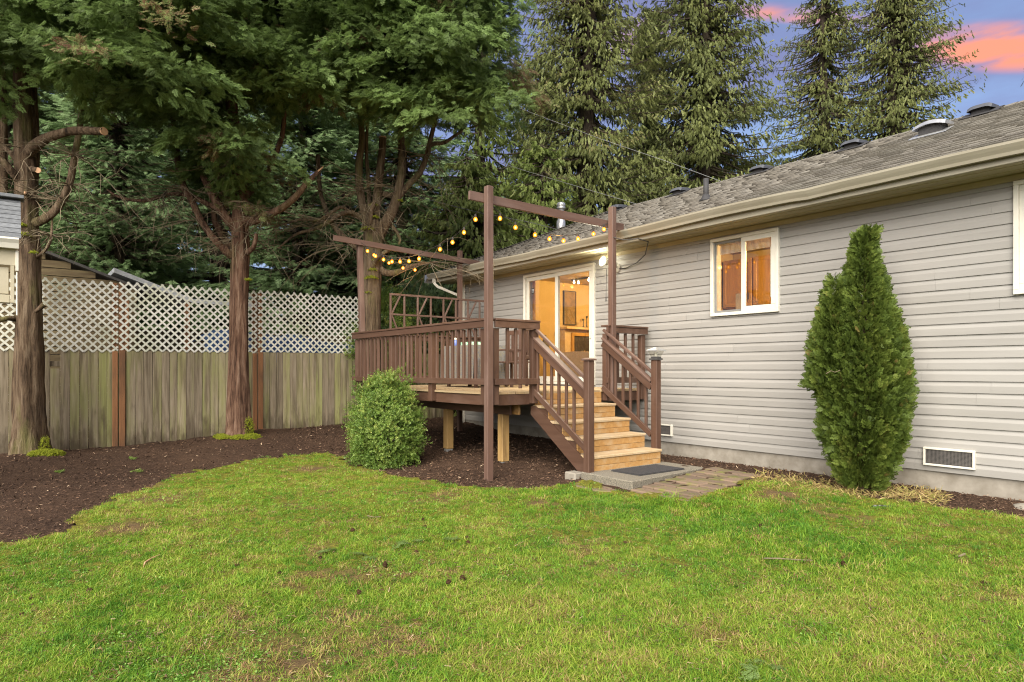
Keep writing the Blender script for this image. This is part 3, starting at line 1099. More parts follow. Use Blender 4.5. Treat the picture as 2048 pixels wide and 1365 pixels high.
# security lamp beside the door
fl = MB().lathe((0, 0, 0), [(0.075, 0.0), (0.075, 0.02), (0.045, 0.05)], 16)
fl.v = [(-7.66 + x, D - 0.02 - z, 1.70 + y) for x, y, z in fl.v]
flo = fl.build('security_lamp', M_white, house, smooth=False)
sarm = MB()
sarm.tube([(-7.66, D - 0.07, 1.70), (-7.72, D - 0.11, 1.73), (-7.77, D - 0.13, 1.77)], 0.02, 8)
sarm.tube([(-7.66, D - 0.07, 1.70), (-7.60, D - 0.11, 1.72), (-7.57, D - 0.13, 1.76)], 0.018, 8)
sarm.lathe((-7.70, D - 0.11, 1.58), [(0.02, 0), (0.032, 0.015), (0.032, 0.07), (0.02, 0.09)], 10)
sarm.build('arm', M_white, flo, smooth=True)
hd = MB().tube([(-7.775, D - 0.13, 1.785), (-7.785, D - 0.17, 1.80), (-7.80, D - 0.225, 1.815)], [0.035, 0.055, 0.07], 14)
hd.build('lamp_head', M_white, flo, smooth=True)
lens = MB().tube([(-7.8, D - 0.226, 1.8155), (-7.803, D - 0.24, 1.819)], [0.085, 0.07], 14)
lens.build('lens', emit('lamp_glow', (1.0, 0.97, 0.80), 45), flo)
ll = bpy.data.lights.new('security_light', 'SPOT')
ll.energy = 85
ll.color = (1.0, 0.95, 0.72)
ll.spot_size = math.radians(165)
ll.spot_blend = 0.9
ll.shadow_soft_size = 0.06
llo = bpy.data.objects.new('security_light', ll)
COL.objects.link(llo)
llo.location = (-7.81, D - 0.27, 1.83)
llo.rotation_euler = Vector((0.1, 0.72, 0.45)).to_track_quat('Z', 'Y').to_euler()

# rooms behind the glass
M_wallwarm = mat('warm_wall_paint', (0.40, 0.30, 0.14), (0.37, 0.27, 0.12), scale=2, rough=0.8, var=0.0)
M_ceil = mat('ceiling_paint', (0.36, 0.27, 0.16), rough=0.85, var=0.0)
M_carpet = mat('brown_carpet', (0.23, 0.15, 0.09), scale=60, rough=0.95, var=0.0)
blk('floor', M_carpet, HX0 + 0.16, HX1 - 0.13, D + 0.155, 12.37, -0.33, -0.245, house, 0)
blk('ceiling', M_ceil, HX0 + 0.16, HX1 - 0.13, D + 0.155, 12.37, 2.16, 2.22, house, 0)
blk('interior_wall', M_wallwarm, HX0 + 0.155, HX0 + 0.175, D + 0.16, 12.36, -0.244, 2.159, house, 0)
blk('interior_wall', M_wallwarm, HX0 + 0.18, HX1 - 0.13, 12.35, 12.37, -0.244, 2.159, house, 0)
blk('interior_wall', M_wallwarm, -7.42, -7.30, D + 0.16, 12.34, -0.244, 2.159, house, 0)
blk('interior_wall', M_wallwarm, -3.0, -2.9, D + 0.16, 12.34, -0.244, 2.159, house, 0)
blk('interior_wall', M_wallwarm, -7.29, -3.01, 10.75, 10.85, -0.244, 2.159, house, 0)
M_cab = wood('honey_cabinet_wood', (0.40, 0.245, 0.08), (0.33, 0.19, 0.058), 2, var=0.08, rough=0.4)
M_oak = wood('oak_trim', (0.42, 0.19, 0.05), (0.34, 0.14, 0.035), 2, var=0.05, rough=0.45)
blk('door_casing', M_oak, -10.16, -10.05, D + 0.155, D + 0.175, -0.24, 1.85, house)

for px_, py_, E, r in ((-10.2, 9.0, 66, 0.06), (-10.4, 11.4, 88, 0.10), (-4.3, 9.3, 170, 0.08), (-1.5, 10.0, 5, 0.1)):
    pl = bpy.data.lights.new('room_light', 'POINT')
    pl.energy = E
    pl.color = (1.0, 0.63, 0.25)
    pl.shadow_soft_size = r
    po = bpy.data.objects.new('room_light', pl)
    COL.objects.link(po)
    po.location = (px_, py_, 1.85)

M_bulbhot = emit('ceiling_bulb_glow', (1.0, 0.72, 0.35), 7)
trk = thing('track_light', 'track of small bright spotlights on the ceiling of the lit room behind the glass door', 'ceiling light', (-10.6, 10.6, 2.1))
blk('rail', M_iron, -11.6, -9.6, 10.58, 10.62, 2.12, 2.155, trk)
for xx in (-11.45, -10.95, -10.5, -10.0):
    for dy in (-0.07, 0.07):
        MB().lathe((xx, 10.6 + dy, 1.96), [(0.012, 0.08), (0.026, 0.09), (0.02, 0.13), (0.010, 0.16)], 10).build('bulb', M_bulbhot, trk, smooth=True)

fp = thing('fireplace', 'dark fireplace in an orange wood surround behind the glass door', 'fireplace', (-11.95, 10.75, -0.24))
fpm = MB().box(HX0 + 0.18, -12.02, 10.75, 12.1, -0.24, 1.0).build('surround', mat('pale_fire_surround', (0.50, 0.38, 0.22), var=0), fp)
frw = MB()
for q in ((10.95, 11.02, 0.3, 0.92), (11.82, 11.89, 0.3, 0.92), (11.02, 11.82, 0.84, 0.92)):
    frw.box(-12.02, -11.97, q[0], q[1], q[2], q[3])
frw.build('wood_frame', M_cab, fp)
MB().box(-12.019, -12.0, 11.02, 11.82, 0.3, 0.84).build('firebox', M_iron, fp)
MB().box(HX0 + 0.18, -11.88, 10.7, 12.15, 1.002, 1.055).build('mantel', mat('stone_mantel', (0.52, 0.40, 0.22), (0.42, 0.30, 0.15), scale=9, var=0), fp)
logs = MB()
for k in range(5):
    logs.tube([(-11.99, 11.08 + k * 0.12, 0.34), (-11.985, 11.3 + k * 0.1, 0.46 + 0.03 * (k % 2))], 0.025, 7)
logs.build('logs', M_bark3, fp)
for k, (yy, hh) in enumerate(((11.33, 0.22), (11.45, 0.29))):
    cd = MB().lathe((-11.98, yy, 1.056), [(0.05, 0), (0.05, 0.012), (0.012, 0.03), (0.010, hh - 0.05), (0.026, hh - 0.04), (0.024, hh), (0.012, hh + 0.005)], 10).build('candlestick', M_iron, None, smooth=True)
    tag(cd, ['shorter dark candlestick on the mantel behind the glass door', 'taller dark candlestick on the mantel behind the glass door'][k], 'candlestick', 'candlesticks on the mantel')
art = thing('framed_picture', 'tall dark framed picture hanging over the fireplace behind the door', 'picture', (HX0 + 0.19, 11.05, 1.12))
MB().box(HX0 + 0.178, HX0 + 0.21, 10.87, 11.24, 1.14, 1.95).build('canvas', mat('dark_painting', (0.09, 0.065, 0.03), (0.20, 0.13, 0.05), scale=4, var=0), art)
frame_b = MB()
for a in ((10.85, 10.87, 1.12, 1.97), (11.24, 11.26, 1.12, 1.97)):
    frame_b.box(HX0 + 0.178, HX0 + 0.22, a[0], a[1], a[2], a[3])
frame_b.box(HX0 + 0.178, HX0 + 0.22, 10.87, 11.24, 1.12, 1.14).box(HX0 + 0.178, HX0 + 0.22, 10.87, 11.24, 1.95, 1.97)
frame_b.build('frame', M_iron, art)
vs = MB().lathe((-11.6, 9.75, 0.42), [(0.07, 0), (0.1, 0.05), (0.11, 0.14), (0.05, 0.24), (0.03, 0.34), (0.045, 0.38)], 14).build('vase', M_iron, None, smooth=True)
tag(vs, 'dark slim necked vase standing on the side table behind the glass door', 'vase')
sd = thing('side_table', 'small brown wooden side table under the vase behind the glass door', 'side table', (-11.6, 9.75, -0.244))
MB().box(-11.85, -11.35, 9.55, 9.95, 0.38, 0.419).build('table_top', M_oak, sd)
for dx in (-0.21, 0.21):
    for dy in (-0.16, 0.16):
        MB().box(-11.6 + dx - 0.02, -11.6 + dx + 0.02, 9.75 + dy - 0.02, 9.75 + dy + 0.02, -0.244, 0.379).build('leg', M_oak, sd)
bc = thing('bookcase', 'tall narrow dark wooden bookcase right of the fireplace behind the door', 'bookcase', (-11.0, 12.2, -0.24))
frame_ring(MB(), -11.5, -10.7, -0.24, 1.15, 0.03, 11.98, 12.33).build('carcass', M_oak, bc)
MB().box(-11.47, -10.73, 12.3, 12.33, -0.2, 1.1).build('back_panel', M_oak, bc)
for zz in (0.1, 0.45, 0.8):
    MB().box(-11.469, -10.731, 12.0, 12.299, zz, zz + 0.025).build('shelf', M_oak, bc)
M_sofa = mat('brown_sofa_fabric', (0.24, 0.145, 0.075), (0.2, 0.12, 0.06), scale=30, rough=0.9, var=0)
sf = thing('sofa', 'brown sofa with rounded back seen low behind the glass door', 'sofa', (-9.3, 9.3, -0.244))
MB().box(-10.0, -8.5, 9.0, 9.75, -0.244, 0.1).build('seat', M_sofa, sf, bevel=0.05)
bk = MB()
cur = [(-10.05 + 0.1 * i, 8.95 + 0.0 * i, 0.34 + 0.10 * math.sin(i / 16 * PI) - 0.012 * i) for i in range(17)]
for p, q in zip(cur, cur[1:]):
    bk.poly([(p[0], 8.82, -0.2), (q[0], 8.82, -0.2), (q[0], 8.82, q[2]), (p[0], 8.82, p[2]), (p[0], 9.02, -0.2), (q[0], 9.02, -0.2), (q[0], 9.02, q[2]), (p[0], 9.02, p[2])],
            [(0, 1, 2, 3), (5, 4, 7, 6), (3, 2, 6, 7)])
bk.build('backrest', M_sofa, sf)
for xx in (-10.12, -8.4):
    MB().box(xx - 0.1, xx + 0.1, 8.85, 9.75, -0.244, 0.28).build('armrest', M_sofa, sf, bevel=0.05)

# kitchen: upper and lower cabinets, fridge panel, sink with tap
kc = thing('kitchen_cabinet', 'honey coloured wooden wall cabinets seen through the kitchen window', 'cabinet', (-6.5, 10.6, -0.24))
MB().box(-7.28, -5.4, 10.42, 10.745, 1.12, 2.0).build('carcass', M_cab, kc)
for k, xx in enumerate((-7.26, -6.64, -6.02)):
    dr = frame_ring(MB(), xx, xx + 0.58, 1.14, 1.98, 0.06, 10.385, 10.415).build('door', M_cab, kc, bevel=0.004)
    MB().box(xx + 0.06, xx + 0.52, 10.40, 10.418, 1.2, 1.92).build('panel', M_cab, dr)
    MB().bar((xx + 0.53, 10.37, 1.25), (xx + 0.53, 10.37, 1.37), 0.012, 0.02, (1, 0, 0)).build('handle', M_iron, dr)
kc2 = thing('tall_cabinet', 'tall orange brown wooden cabinet at the right inside the kitchen window', 'cabinet', (-5.9, 9.9, -0.24))
MB().box(-5.35, -4.6, 10.2, 10.745, -0.24, 2.05).build('carcass', M_cab, kc2)
dr = frame_ring(MB(), -5.33, -4.62, 1.0, 2.0, 0.07, 10.165, 10.195).build('door', M_cab, kc2, bevel=0.004)
MB().box(-5.26, -4.69, 10.18, 10.198, 1.07, 1.93).build('panel', M_cab, dr)
kb = thing('kitchen_counter', 'kitchen counter with wooden doors under the lit window', 'counter', (-5.5, 8.5, -0.24))
MB().box(-6.6, -4.2, D + 0.17, D + 0.75, -0.24, 0.62).build('carcass', M_cab, kb)
MB().box(-6.62, -4.18, D + 0.165, D + 0.78, 0.622, 0.66).build('worktop', mat('worktop_laminate', (0.4, 0.3, 0.18), var=0), kb)
tp = thing('kitchen_tap', 'tall curved chrome kitchen tap standing behind the kitchen window', 'tap', (-5.0, D + 0.3, 0.661))
pts = [(-5.0, D + 0.3, 0.661), (-5.0, D + 0.3, 0.98)] + [(-5.0 + 0.075 - 0.075 * math.cos(a), D + 0.3 + 0.03 * (1 - math.cos(a)), 0.98 + 0.10 * math.sin(a)) for a in np.linspace(0.2, PI, 9)] + [(-4.85, D + 0.36, 0.9)]
MB().tube(pts, 0.016, 10).build('spout', M_galv, tp, smooth=True)
MB().lathe((-5.0, D + 0.3, 0.661), [(0.035, 0), (0.035, 0.02), (0.02, 0.05)], 12).build('base', M_galv, tp, smooth=True)
bd = MB().box(-4.96, -4.62, D + 0.42, D + 0.44, 0.661, 1.23).build('cutting_board', mat('kraft_board', (0.36, 0.24, 0.12), var=0), None)
tag(bd, 'plain brown board leaning upright behind the tap in the kitchen window', 'board')
bd2 = MB().box(-5.75, -5.64, D + 0.5, D + 0.52, 0.661, 1.13).build('cutting_board', mat('dark_board', (0.26, 0.17, 0.08), var=0), None)
tag(bd2, 'narrow dark board standing in the lower left of the kitchen window', 'board')

# things on the roof
M_vent = mat('grey_vent_plastic', (0.045, 0.047, 0.052), (0.06, 0.062, 0.068), scale=8, rough=0.55, var=0.0)


def roof_pt(x, s):
    return Vector((x, EY + s * cs, EZ + s * sn))


def box_vent(px, py, label, s=None, wid=0.28, pale=False):
    """low domed attic vent; beyond the ridge it shows its top only"""
    a = (px - HX) / F
    y = RY - 0.10
    Yd = y / (CY * a + CX)
    x = (CX * a - CY) * Yd
    t = thing('roof_vent', label, 'roof vent', (x, y, RZ), 'vents along the roof ridge')
    z0 = RZ - 0.02
    if s is not None:
        p = roof_pt(0, s)
        y, z0 = p.y, p.z + 0.02
        Yd = y / (CY * a + CX)
        x = (CX * a - CY) * Yd
        t.location = (x, y, z0)
        MW[t.name] = Matrix.Translation((x, y, z0))
    m1 = M_vent if not pale else M_galv
    d = MB()
    n = 9
    for i in range(n):
        u = -1 + 2 * i / (n - 1)
        zz = z0 + 0.045 + 0.028 * (1 - u ** 4) if not pale else z0 + 0.085 + 0.045 * (1 - u * u)
        d.v += [(x + u * wid / 2, y - 0.16, zz - 0.055), (x + u * wid / 2, y - 0.12, zz), (x + u * wid / 2, y + 0.13, zz + 0.03), (x + u * wid / 2, y + 0.15, zz)]
    for i in range(n - 1):
        for k in range(3):
            a0 = i * 4 + k
            d.f.append((a0, a0 + 4, a0 + 5, a0 + 1))
        d.f.append((i * 4, i * 4 + 3, i * 4 + 7, i * 4 + 4))
    d.f += [(0, 1, 2, 3), ((n - 1) * 4 + 3, (n - 1) * 4 + 2, (n - 1) * 4 + 1, (n - 1) * 4)]
    d.build('hood', m1, t)
    MB().box(x - wid * 0.36, x + wid * 0.36, y - 0.10, y + 0.10, z0 - 0.08, z0 + (0.04 if not pale else 0.085)).build('throat', M_black, t)
    fl_ = MB()
    q = 0.22
    fl_.poly([(x - q, y - q * cs, z0 - q * sn + 0.012), (x + q, y - q * cs, z0 - q * sn + 0.012), (x + q, y + q * cs * 0.3, z0 + q * sn * 0.3 + 0.012), (x - q, y + q * cs * 0.3, z0 + q * sn * 0.3 + 0.012),
              (x - q, y - q * cs, z0 - q * sn + 0.005), (x + q, y - q * cs, z0 - q * sn + 0.005), (x + q, y + q * cs * 0.3, z0 + q * sn * 0.3 + 0.005), (x - q, y + q * cs * 0.3, z0 + q * sn * 0.3 + 0.005)],
             [(0, 1, 2, 3), (7, 6, 5, 4), (0, 4, 5, 1), (1, 5, 6, 2), (2, 6, 7, 3), (3, 7, 4, 0)])
    fl_.build('flashing', m1 if pale else M_black, t)


box_vent(1236, 420, 'black roof vent on the ridge nearest the top of the right pergola post')
box_vent(1360, 385, 'black roof vent on the ridge just left of the vent pipe')
box_vent(1522, 343, 'black roof vent on the ridge between the vent pipe and the pale vent')
box_vent(1708, 293, 'bluish black roof vent on the ridge just left of the pale vent')
box_vent(1966, 228, 'black roof vent standing out against the sky at the right of the ridge')
box_vent(1866, 275, 'broad pale metal roof vent low on the shingles below the ridge', s=2.25, wid=0.38, pale=True)

p = roof_pt(0, 1.25)
a = (1412 - HX) / F
Yd = p.y / (CY * a + CX)
xx = (CX * a - CY) * Yd
vp = thing('vent_pipe', 'slim dark plumbing pipe standing up from the roof shingles', 'pipe', (xx, p.y, p.z))
MB().tube([(xx, p.y, p.z - 0.05), (xx, p.y, p.z + 0.34)], 0.042, 14).build('pipe', M_black, vp, smooth=True)
MB().lathe((xx, p.y, p.z - 0.02), [(0.12, 0.0), (0.075, 0.05), (0.05, 0.11)], 14).build('boot', M_black, vp, smooth=True)
f0 = at(1122, 440, 14.6)
fu = thing('flue', 'round silver metal chimney flue with a cap rising behind the roof', 'flue', f0)
MB().lathe(f0 + Vector((0, 0, -0.4)), [(0.10, 0.0), (0.10, 0.36), (0.07, 0.42), (0.07, 0.63)], 16).build('pipe', M_galv, fu, smooth=True)
MB().lathe(f0 + Vector((0, 0, 0.235)), [(0.10, 0.0), (0.10, 0.04), (0.08, 0.05), (0.10, 0.065), (0.10, 0.11), (0.08, 0.14), (0.03, 0.16)], 16).build('cap', M_galv, fu, smooth=True)

# ------------------------------------------------------------------ the deck with its stairs, railings and light posts
DX0, DX1, DY0, DY1, DZ = -11.20, -7.04, 5.00, 7.99, -0.295
deck = thing('deck', 'raised wooden deck with brown railings, stairs and tall posts with crossbeams beside the house', 'deck', (DX1, DY0, -1.4))
nb = 21
bw = (DY1 - DY0 + 0.03) / nb
for k in range(nb):
    y = DY0 - 0.03 + k * bw
    blk('deck_board', M_deckx, DX0 - 0.02, DX1 + random.uniform(0.0, 0.03), y + 0.003, y + bw - 0.003, DZ - 0.036, DZ + random.uniform(-0.002, 0.001), deck)
blk('rim_board', M_brownx, DX0, DX1, DY0, DY0 + 0.038, -0.478, DZ - 0.038, deck)
blk('rim_board', M_brownx, DX1 - 0.038, DX1, DY0 + 0.04, DY1, -0.478, DZ - 0.038, deck)
blk('rim_board', M_brownx, DX0, DX0 + 0.038, DY0 + 0.04, DY1, -0.478, DZ - 0.038, deck)
for k in range(1, 9):
    x = DX0 + k * (DX1 - DX0) / 9
    blk('joist', M_natpost, x - 0.019, x + 0.019, DY0 + 0.04, DY1, -0.476, DZ - 0.038, deck)
blk('support_beam', M_brownx, DX0 + 0.1, -7.32, 5.52, 5.56, -0.632, -0.480, deck)
blk('support_beam', M_tread, DX0 + 0.1, -7.26, 5.62, 5.66, -0.632, -0.480, deck)
for (x, y, zb) in ((-9.07, 5.59, -1.275), (-7.57, 5.59, -1.315), (-10.9, 5.59, -1.25)):
    sp = blk('support_post', M_natpost, x - 0.062, x + 0.062, y - 0.062, y + 0.062, zb, -0.633, deck, 0.008)
    MB().box(x - 0.05, x + 0.05, y - 0.05, y + 0.05, zb - 0.09, zb - 0.002).build('post_base', M_galv, sp)


def railing(name, axis, a0, a1, off, posts, nbal, sgn, ends=(0, 0)):
    """posts on the rim, a rail above and below in front of them, balusters behind the rails"""
    r = empty(name, (a0 if axis == 'x' else off, off if axis == 'x' else a0, DZ), deck)

    def bx(nm, p0, p1, q0, q1, z0, z1, m):
        q0, q1 = sorted((off + sgn * q0, off + sgn * q1))
        if axis == 'x':
            return blk(nm, m, p0, p1, q0, q1, z0, z1, r)
        return blk(nm, m, q0, q1, p0, p1, z0, z1, r)
    for p in posts:
        bx('post', p - 0.045, p + 0.045, 0.002, 0.088, -0.462, 0.545, M_brown)
    mx = M_brownx
    bx('rail_board', a0 - ends[0], a1 + ends[1], 0.09, 0.128, 0.553, 0.64, mx)
    bx('cap_board', a0 - ends[0], a1 + ends[1], -0.02, 0.14, 0.642, 0.672, mx)
    bx('bottom_rail', a0 - ends[0], a1 + ends[1], 0.09, 0.128, -0.2, -0.118, mx)
    ps = sorted(posts)
    for u, v in zip(ps, ps[1:]):
        n = max(2, round((v - u - 0.09) / nbal))
        for i in range(1, n):
            c = u + 0.045 + i * (v - u - 0.09) / n + random.uniform(-0.004, 0.004)
            bx('baluster', c - 0.019, c + 0.019, 0.05, 0.088, -0.2, 0.553, M_brown)
    return r


railing('railing', 'x', DX0 - 0.03, DX1 + 0.03, DY0, [-11.14, -9.79, -8.50, -7.12], 0.141, -1)
railing('railing', 'y', DY0 - 0.02, 5.73, DX1, [DY0 + 0.02, 5.68], 0.142, 1)
railing('railing', 'y', 7.04, 7.93, DX1, [7.09, 7.87], 0.19, 1)
lr = empty('railing', (DX0, DY0, DZ), deck)
blk('rail_board', M_brownx, DX0 - 0.02, DX0 + 0.02, DY0 + 0.06, DY1 - 0.04, 0.553, 0.64, lr)
blk('cap_board', M_brownx, DX0 - 0.07, DX0 + 0.07, DY0 + 0.05, DY1 - 0.04, 0.642, 0.672, lr)
blk('bottom_rail', M_brownx, DX0 - 0.02, DX0 + 0.02, DY0 + 0.06, DY1 - 0.04, -0.2, -0.118, lr)
for k in range(19):
    y = DY0 + 0.15 + k * 0.148
    blk('baluster', M_brown, DX0 + 0.022, DX0 + 0.06, y - 0.019, y + 0.019, -0.2, 0.60, lr)

# open trellis above the far railing
tr = empty('trellis', (DX0, 5.6, 0.673), deck)
TX = DX0 - 0.02
blk('rail', M_brownpalex, TX - 0.018, TX + 0.018, 5.62, 7.98, 1.405, 1.445, tr)
blk('rail', M_brownpalex, TX - 0.018, TX + 0.018, 5.62, 7.98, 1.03, 1.065, tr)
vy = [5.64, 5.93, 6.22, 6.51, 6.80, 7.09, 7.38, 7.67, 7.96]
for y in vy:
    blk('upright', M_brownpale, TX - 0.016, TX + 0.016, y - 0.017, y + 0.017, 0.674, 1.404, tr)
for k in (0, 2, 4, 6):
    beam('diagonal', M_brownpalex, (TX, vy[k] + 0.03, 1.07), (TX, vy[k] + 0.2, 1.40), 0.028, 0.03, tr)
    beam('diagonal', M_brownpalex, (TX, vy[k] + 0.03, 1.025), (TX, vy[k] + 0.17, 0.69), 0.028, 0.03, tr)

# four tall posts and their two crossbeams
blk('tall_post', M_brownpale, -6.985, -6.893, 4.84, 4.932, -1.47, 2.375, deck, 0.006)
beam('tall_post', M_brownpalex, (-11.13, 5.06, DZ), (-11.185, 5.0, 2.325), 0.09, 0.09, deck, up=(0, 1, 0))
blk('tall_post', M_brownpale, -11.29, -11.21, 7.16, 7.25, -1.3, 2.42, deck, 0.006)
blk('tall_post', M_brownpale, -6.965, -6.875, 7.095, 7.185, -0.47, 2.44, deck, 0.006)
beam('crossbeam', M_brownpalex, (-7.012, 4.63, 2.235), (-7.012, 7.47, 2.19), 0.04, 0.115, deck)
beam('crossbeam', M_brownpalex, (-11.10, 4.47, 2.325), (-11.16, 7.62, 2.19), 0.04, 0.10, deck)

# stairs running down along the wall
stair = empty('staircase', (DX1, 5.72, -1.27), deck)
SY0, SY1, RUN, RISE = 5.735, 7.01, 0.2825, 0.196
for k in range(1, 6):
    z = DZ - RISE * (k - 1)
    x = DX1 + RUN * (k - 1) + 0.002
    zb = z - 0.036
    ylo = SY0
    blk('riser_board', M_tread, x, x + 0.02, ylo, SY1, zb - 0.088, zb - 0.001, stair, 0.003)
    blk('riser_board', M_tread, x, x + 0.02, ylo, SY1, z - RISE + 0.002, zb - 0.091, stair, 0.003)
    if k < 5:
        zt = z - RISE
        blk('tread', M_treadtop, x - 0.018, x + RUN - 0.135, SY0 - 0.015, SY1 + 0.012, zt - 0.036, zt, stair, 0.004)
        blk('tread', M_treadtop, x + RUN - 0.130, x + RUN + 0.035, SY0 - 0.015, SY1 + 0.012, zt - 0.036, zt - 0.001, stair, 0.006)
for y0 in (SY0 + 0.002, SY1 - 0.042):
    pr = [(DX1 - 0.0, -0.48)]
    for k in range(1, 5):
        x = DX1 + RUN * (k - 1)
        zt = DZ - RISE * k - 0.038
        pr += [(x - 0.001, zt), (x + RUN - 0.001, zt)]
    pr += [(DX1 + 4 * RUN - 0.001, -1.268), (DX1 + 4 * RUN - 0.14, -1.268), (DX1 - 0.03, -0.56 - 0.02), (DX1 - 0.03, -0.48)]
    n = len(pr)
    mb = MB()
    mb.poly([(x, y0, z) for x, z in pr] + [(x, y0 + 0.038, z) for x, z in pr],
            [tuple(range(n - 1, -1, -1)), tuple(range(n, 2 * n))] + [(i, (i + 1) % n, n + (i + 1) % n, n + i) for i in range(n)])
    mb.build('stringer', M_brownx, stair)
# lower skirt board on the side that faces the yard
mb = MB()
pr = [(-7.10, -0.50), (-6.98, -0.50), (-5.95, -1.18), (-5.95, -1.335), (-6.08, -1.335), (-7.10, -0.62)]
n = len(pr)
mb.poly([(x, SY0 - 0.022, z) for x, z in pr] + [(x, SY0 + 0.0, z) for x, z in pr],
        [tuple(range(n - 1, -1, -1)), tuple(range(n, 2 * n))] + [(i, (i + 1) % n, n + (i + 1) % n, n + i) for i in range(n)])
mb.build('skirt_board', M_brownx, stair)


def stair_rail(y, xn, yn, zbase, ztop, cap):
    r = empty('stair_railing', (xn, yn, zbase), deck)
    nw = blk('newel_post', M_brown, xn - 0.05, xn + 0.05, yn - 0.05, yn + 0.05, zbase, ztop, r, 0.006)
    if cap:
        MB().lathe((xn, yn, ztop), [(0.068, 0.0), (0.068, 0.018), (0.03, 0.034)], square=True).build('cap', M_brownpale, nw)
    xs_, xe = DX1 + 0.02, xn - 0.052
    sl = -0.672

    def line(z_at_top, dz=0.0):
        return (xs_, y, z_at_top + dz), (xe, y, z_at_top + dz + sl * (xe - xs_))
    p, q = line(0.60)
    beam('handrail', M_brownpalex, p, q, 0.042, 0.038, r)
    p, q = line(0.475)
    beam('cap_board', M_brownpalex, (p[0], y, p[2]), (q[0], y, q[2]), 0.10, 0.028, r)
    p, q = line(0.395)
    beam('rail_board', M_brownx, (p[0], y - 0.02, p[2]), (q[0], y - 0.02, q[2]), 0.036, 0.09, r)
    p, q = line(-0.262)
    beam('bottom_rail', M_brownx, (p[0], y - 0.02, p[2]), (q[0], y - 0.02, q[2]), 0.036, 0.08, r)
    for k in range(6):
        x = xs_ + 0.09 + k * 0.146
        z = sl * (x - xs_)
        blk('baluster', M_brown, x - 0.018, x + 0.018, y, y + 0.036, z - 0.27, z + 0.44, r)


stair_rail(5.685, -5.89, 5.665, -1.44, 0.115, True)
stair_rail(7.055, -6.02, 7.07, -1.275, 0.135, False)

sol = thing('solar_lamp', 'glass and silver solar lamp capping the far stair post', 'lamp', (-6.02, 7.07, 0.136))
MB().lathe((-6.02, 7.07, 0.1365), [(0.066, 0), (0.066, 0.02), (0.05, 0.025), (0.05, 0.045)], square=True).build('base', M_iron, sol)
MB().lathe((-6.02, 7.07, 0.183), [(0.05, 0.0), (0.078, 0.075)], square=True).build('glass', M_lampglass, sol)
MB().lathe((-6.02, 7.07, 0.183), [(0.02, 0.0), (0.02, 0.05)], 10).build('bulb', M_white, sol)
MB().lathe((-6.02, 7.07, 0.259), [(0.098, 0.0), (0.098, 0.012), (0.05, 0.035), (0.025, 0.05), (0.006, 0.056)], square=True).build('roof', M_galv, sol)

# ------------------------------------------------------------------ string lights
M_bulb = emit('warm_filament_glow', (1.0, 0.66, 0.25), 9.0)


def bulbglass():
    m, nt, N, L, b = _new('amber_bulb_glass')
    tr = N.new('ShaderNodeBsdfTransparent')
    tr.inputs['Color'].default_value = (1, 0.72, 0.35, 1)
    e = N.new('ShaderNodeEmission')
    e.inputs['Color'].default_value = (1.0, 0.26, 0.02, 1)
    e.inputs['Strength'].default_value = 1.3
    mx = N.new('ShaderNodeMixShader')
    mx.inputs[0].default_value = 0.62
    L.new(tr.outputs[0], mx.inputs[1])
    L.new(e.outputs[0], mx.inputs[2])
    L.new(mx.outputs[0], N['Material Output'].inputs['Surface'])
    return m


M_bulbg = bulbglass()
for m_ in (M_bulb, M_bulbg, M_bulbhot):
    m_.cycles.emission_sampling = 'NONE'


def on_y(px, py, y):
    a = (px - HX) / F
    return at(px, py, y / (CY * a + CX))


def on_x(px, py, x):
    a = (px - HX) / F
    return at(px, py, x / (CX * a - CY))


def string_light(label, bulbs, ends, plane):
    pts = [plane(px, py) for px, py in bulbs]
    t = thing('string_light', label, 'string lights', pts[0], 'warm bulb strings over the deck')
    path = [plane(*ends[0])] + [p + Vector((0, 0, 0.05)) for p in pts] + [plane(*ends[1])]
    smooth = []
    for i in range(len(path) - 1):
        p0, p1, p2, p3 = path[max(0, i - 1)], path[i], path[i + 1], path[min(len(path) - 1, i + 2)]
        for k in range(4):
            u = k / 4
            smooth.append(0.5 * ((2 * p1) + (p2 - p0) * u + (2 * p0 - 5 * p1 + 4 * p2 - p3) * u * u + (3 * p1 - p0 - 3 * p2 + p3) * u ** 3))
    smooth.append(path[-1])
    MB().tube(smooth, 0.0045, 5).build('cable', M_wire, t)
    sl_ = bpy.data.lights.new('string_glow', 'POINT')
    sl_.energy = 1.2 * len(pts)
    sl_.color = (1.0, 0.55, 0.16)
    sl_.shadow_soft_size = 0.03
    so_ = bpy.data.objects.new('string_glow', sl_)
    COL.objects.link(so_)
    so_.location = pts[len(pts) // 2] - Vector((0, 0, 0.05))
    for p in pts:
        s = MB().lathe(p + Vector((0, 0, 0.008)), [(0.010, 0), (0.014, 0.006), (0.014, 0.036), (0.008, 0.044)], 8).build('socket', M_wire, t)
        MB().lathe(p - Vector((0, 0, 0.052)), [(0.008, 0.0), (0.021, 0.008), (0.029, 0.026), (0.024, 0.045), (0.011, 0.060)], 10).build('bulb', M_bulbg, t, smooth=True)
        MB().lathe(p - Vector((0, 0, 0.04)), [(0.004, 0.002), (0.012, 0.008), (0.012, 0.022), (0.004, 0.030)], 6).build('filament', M_bulb, t)


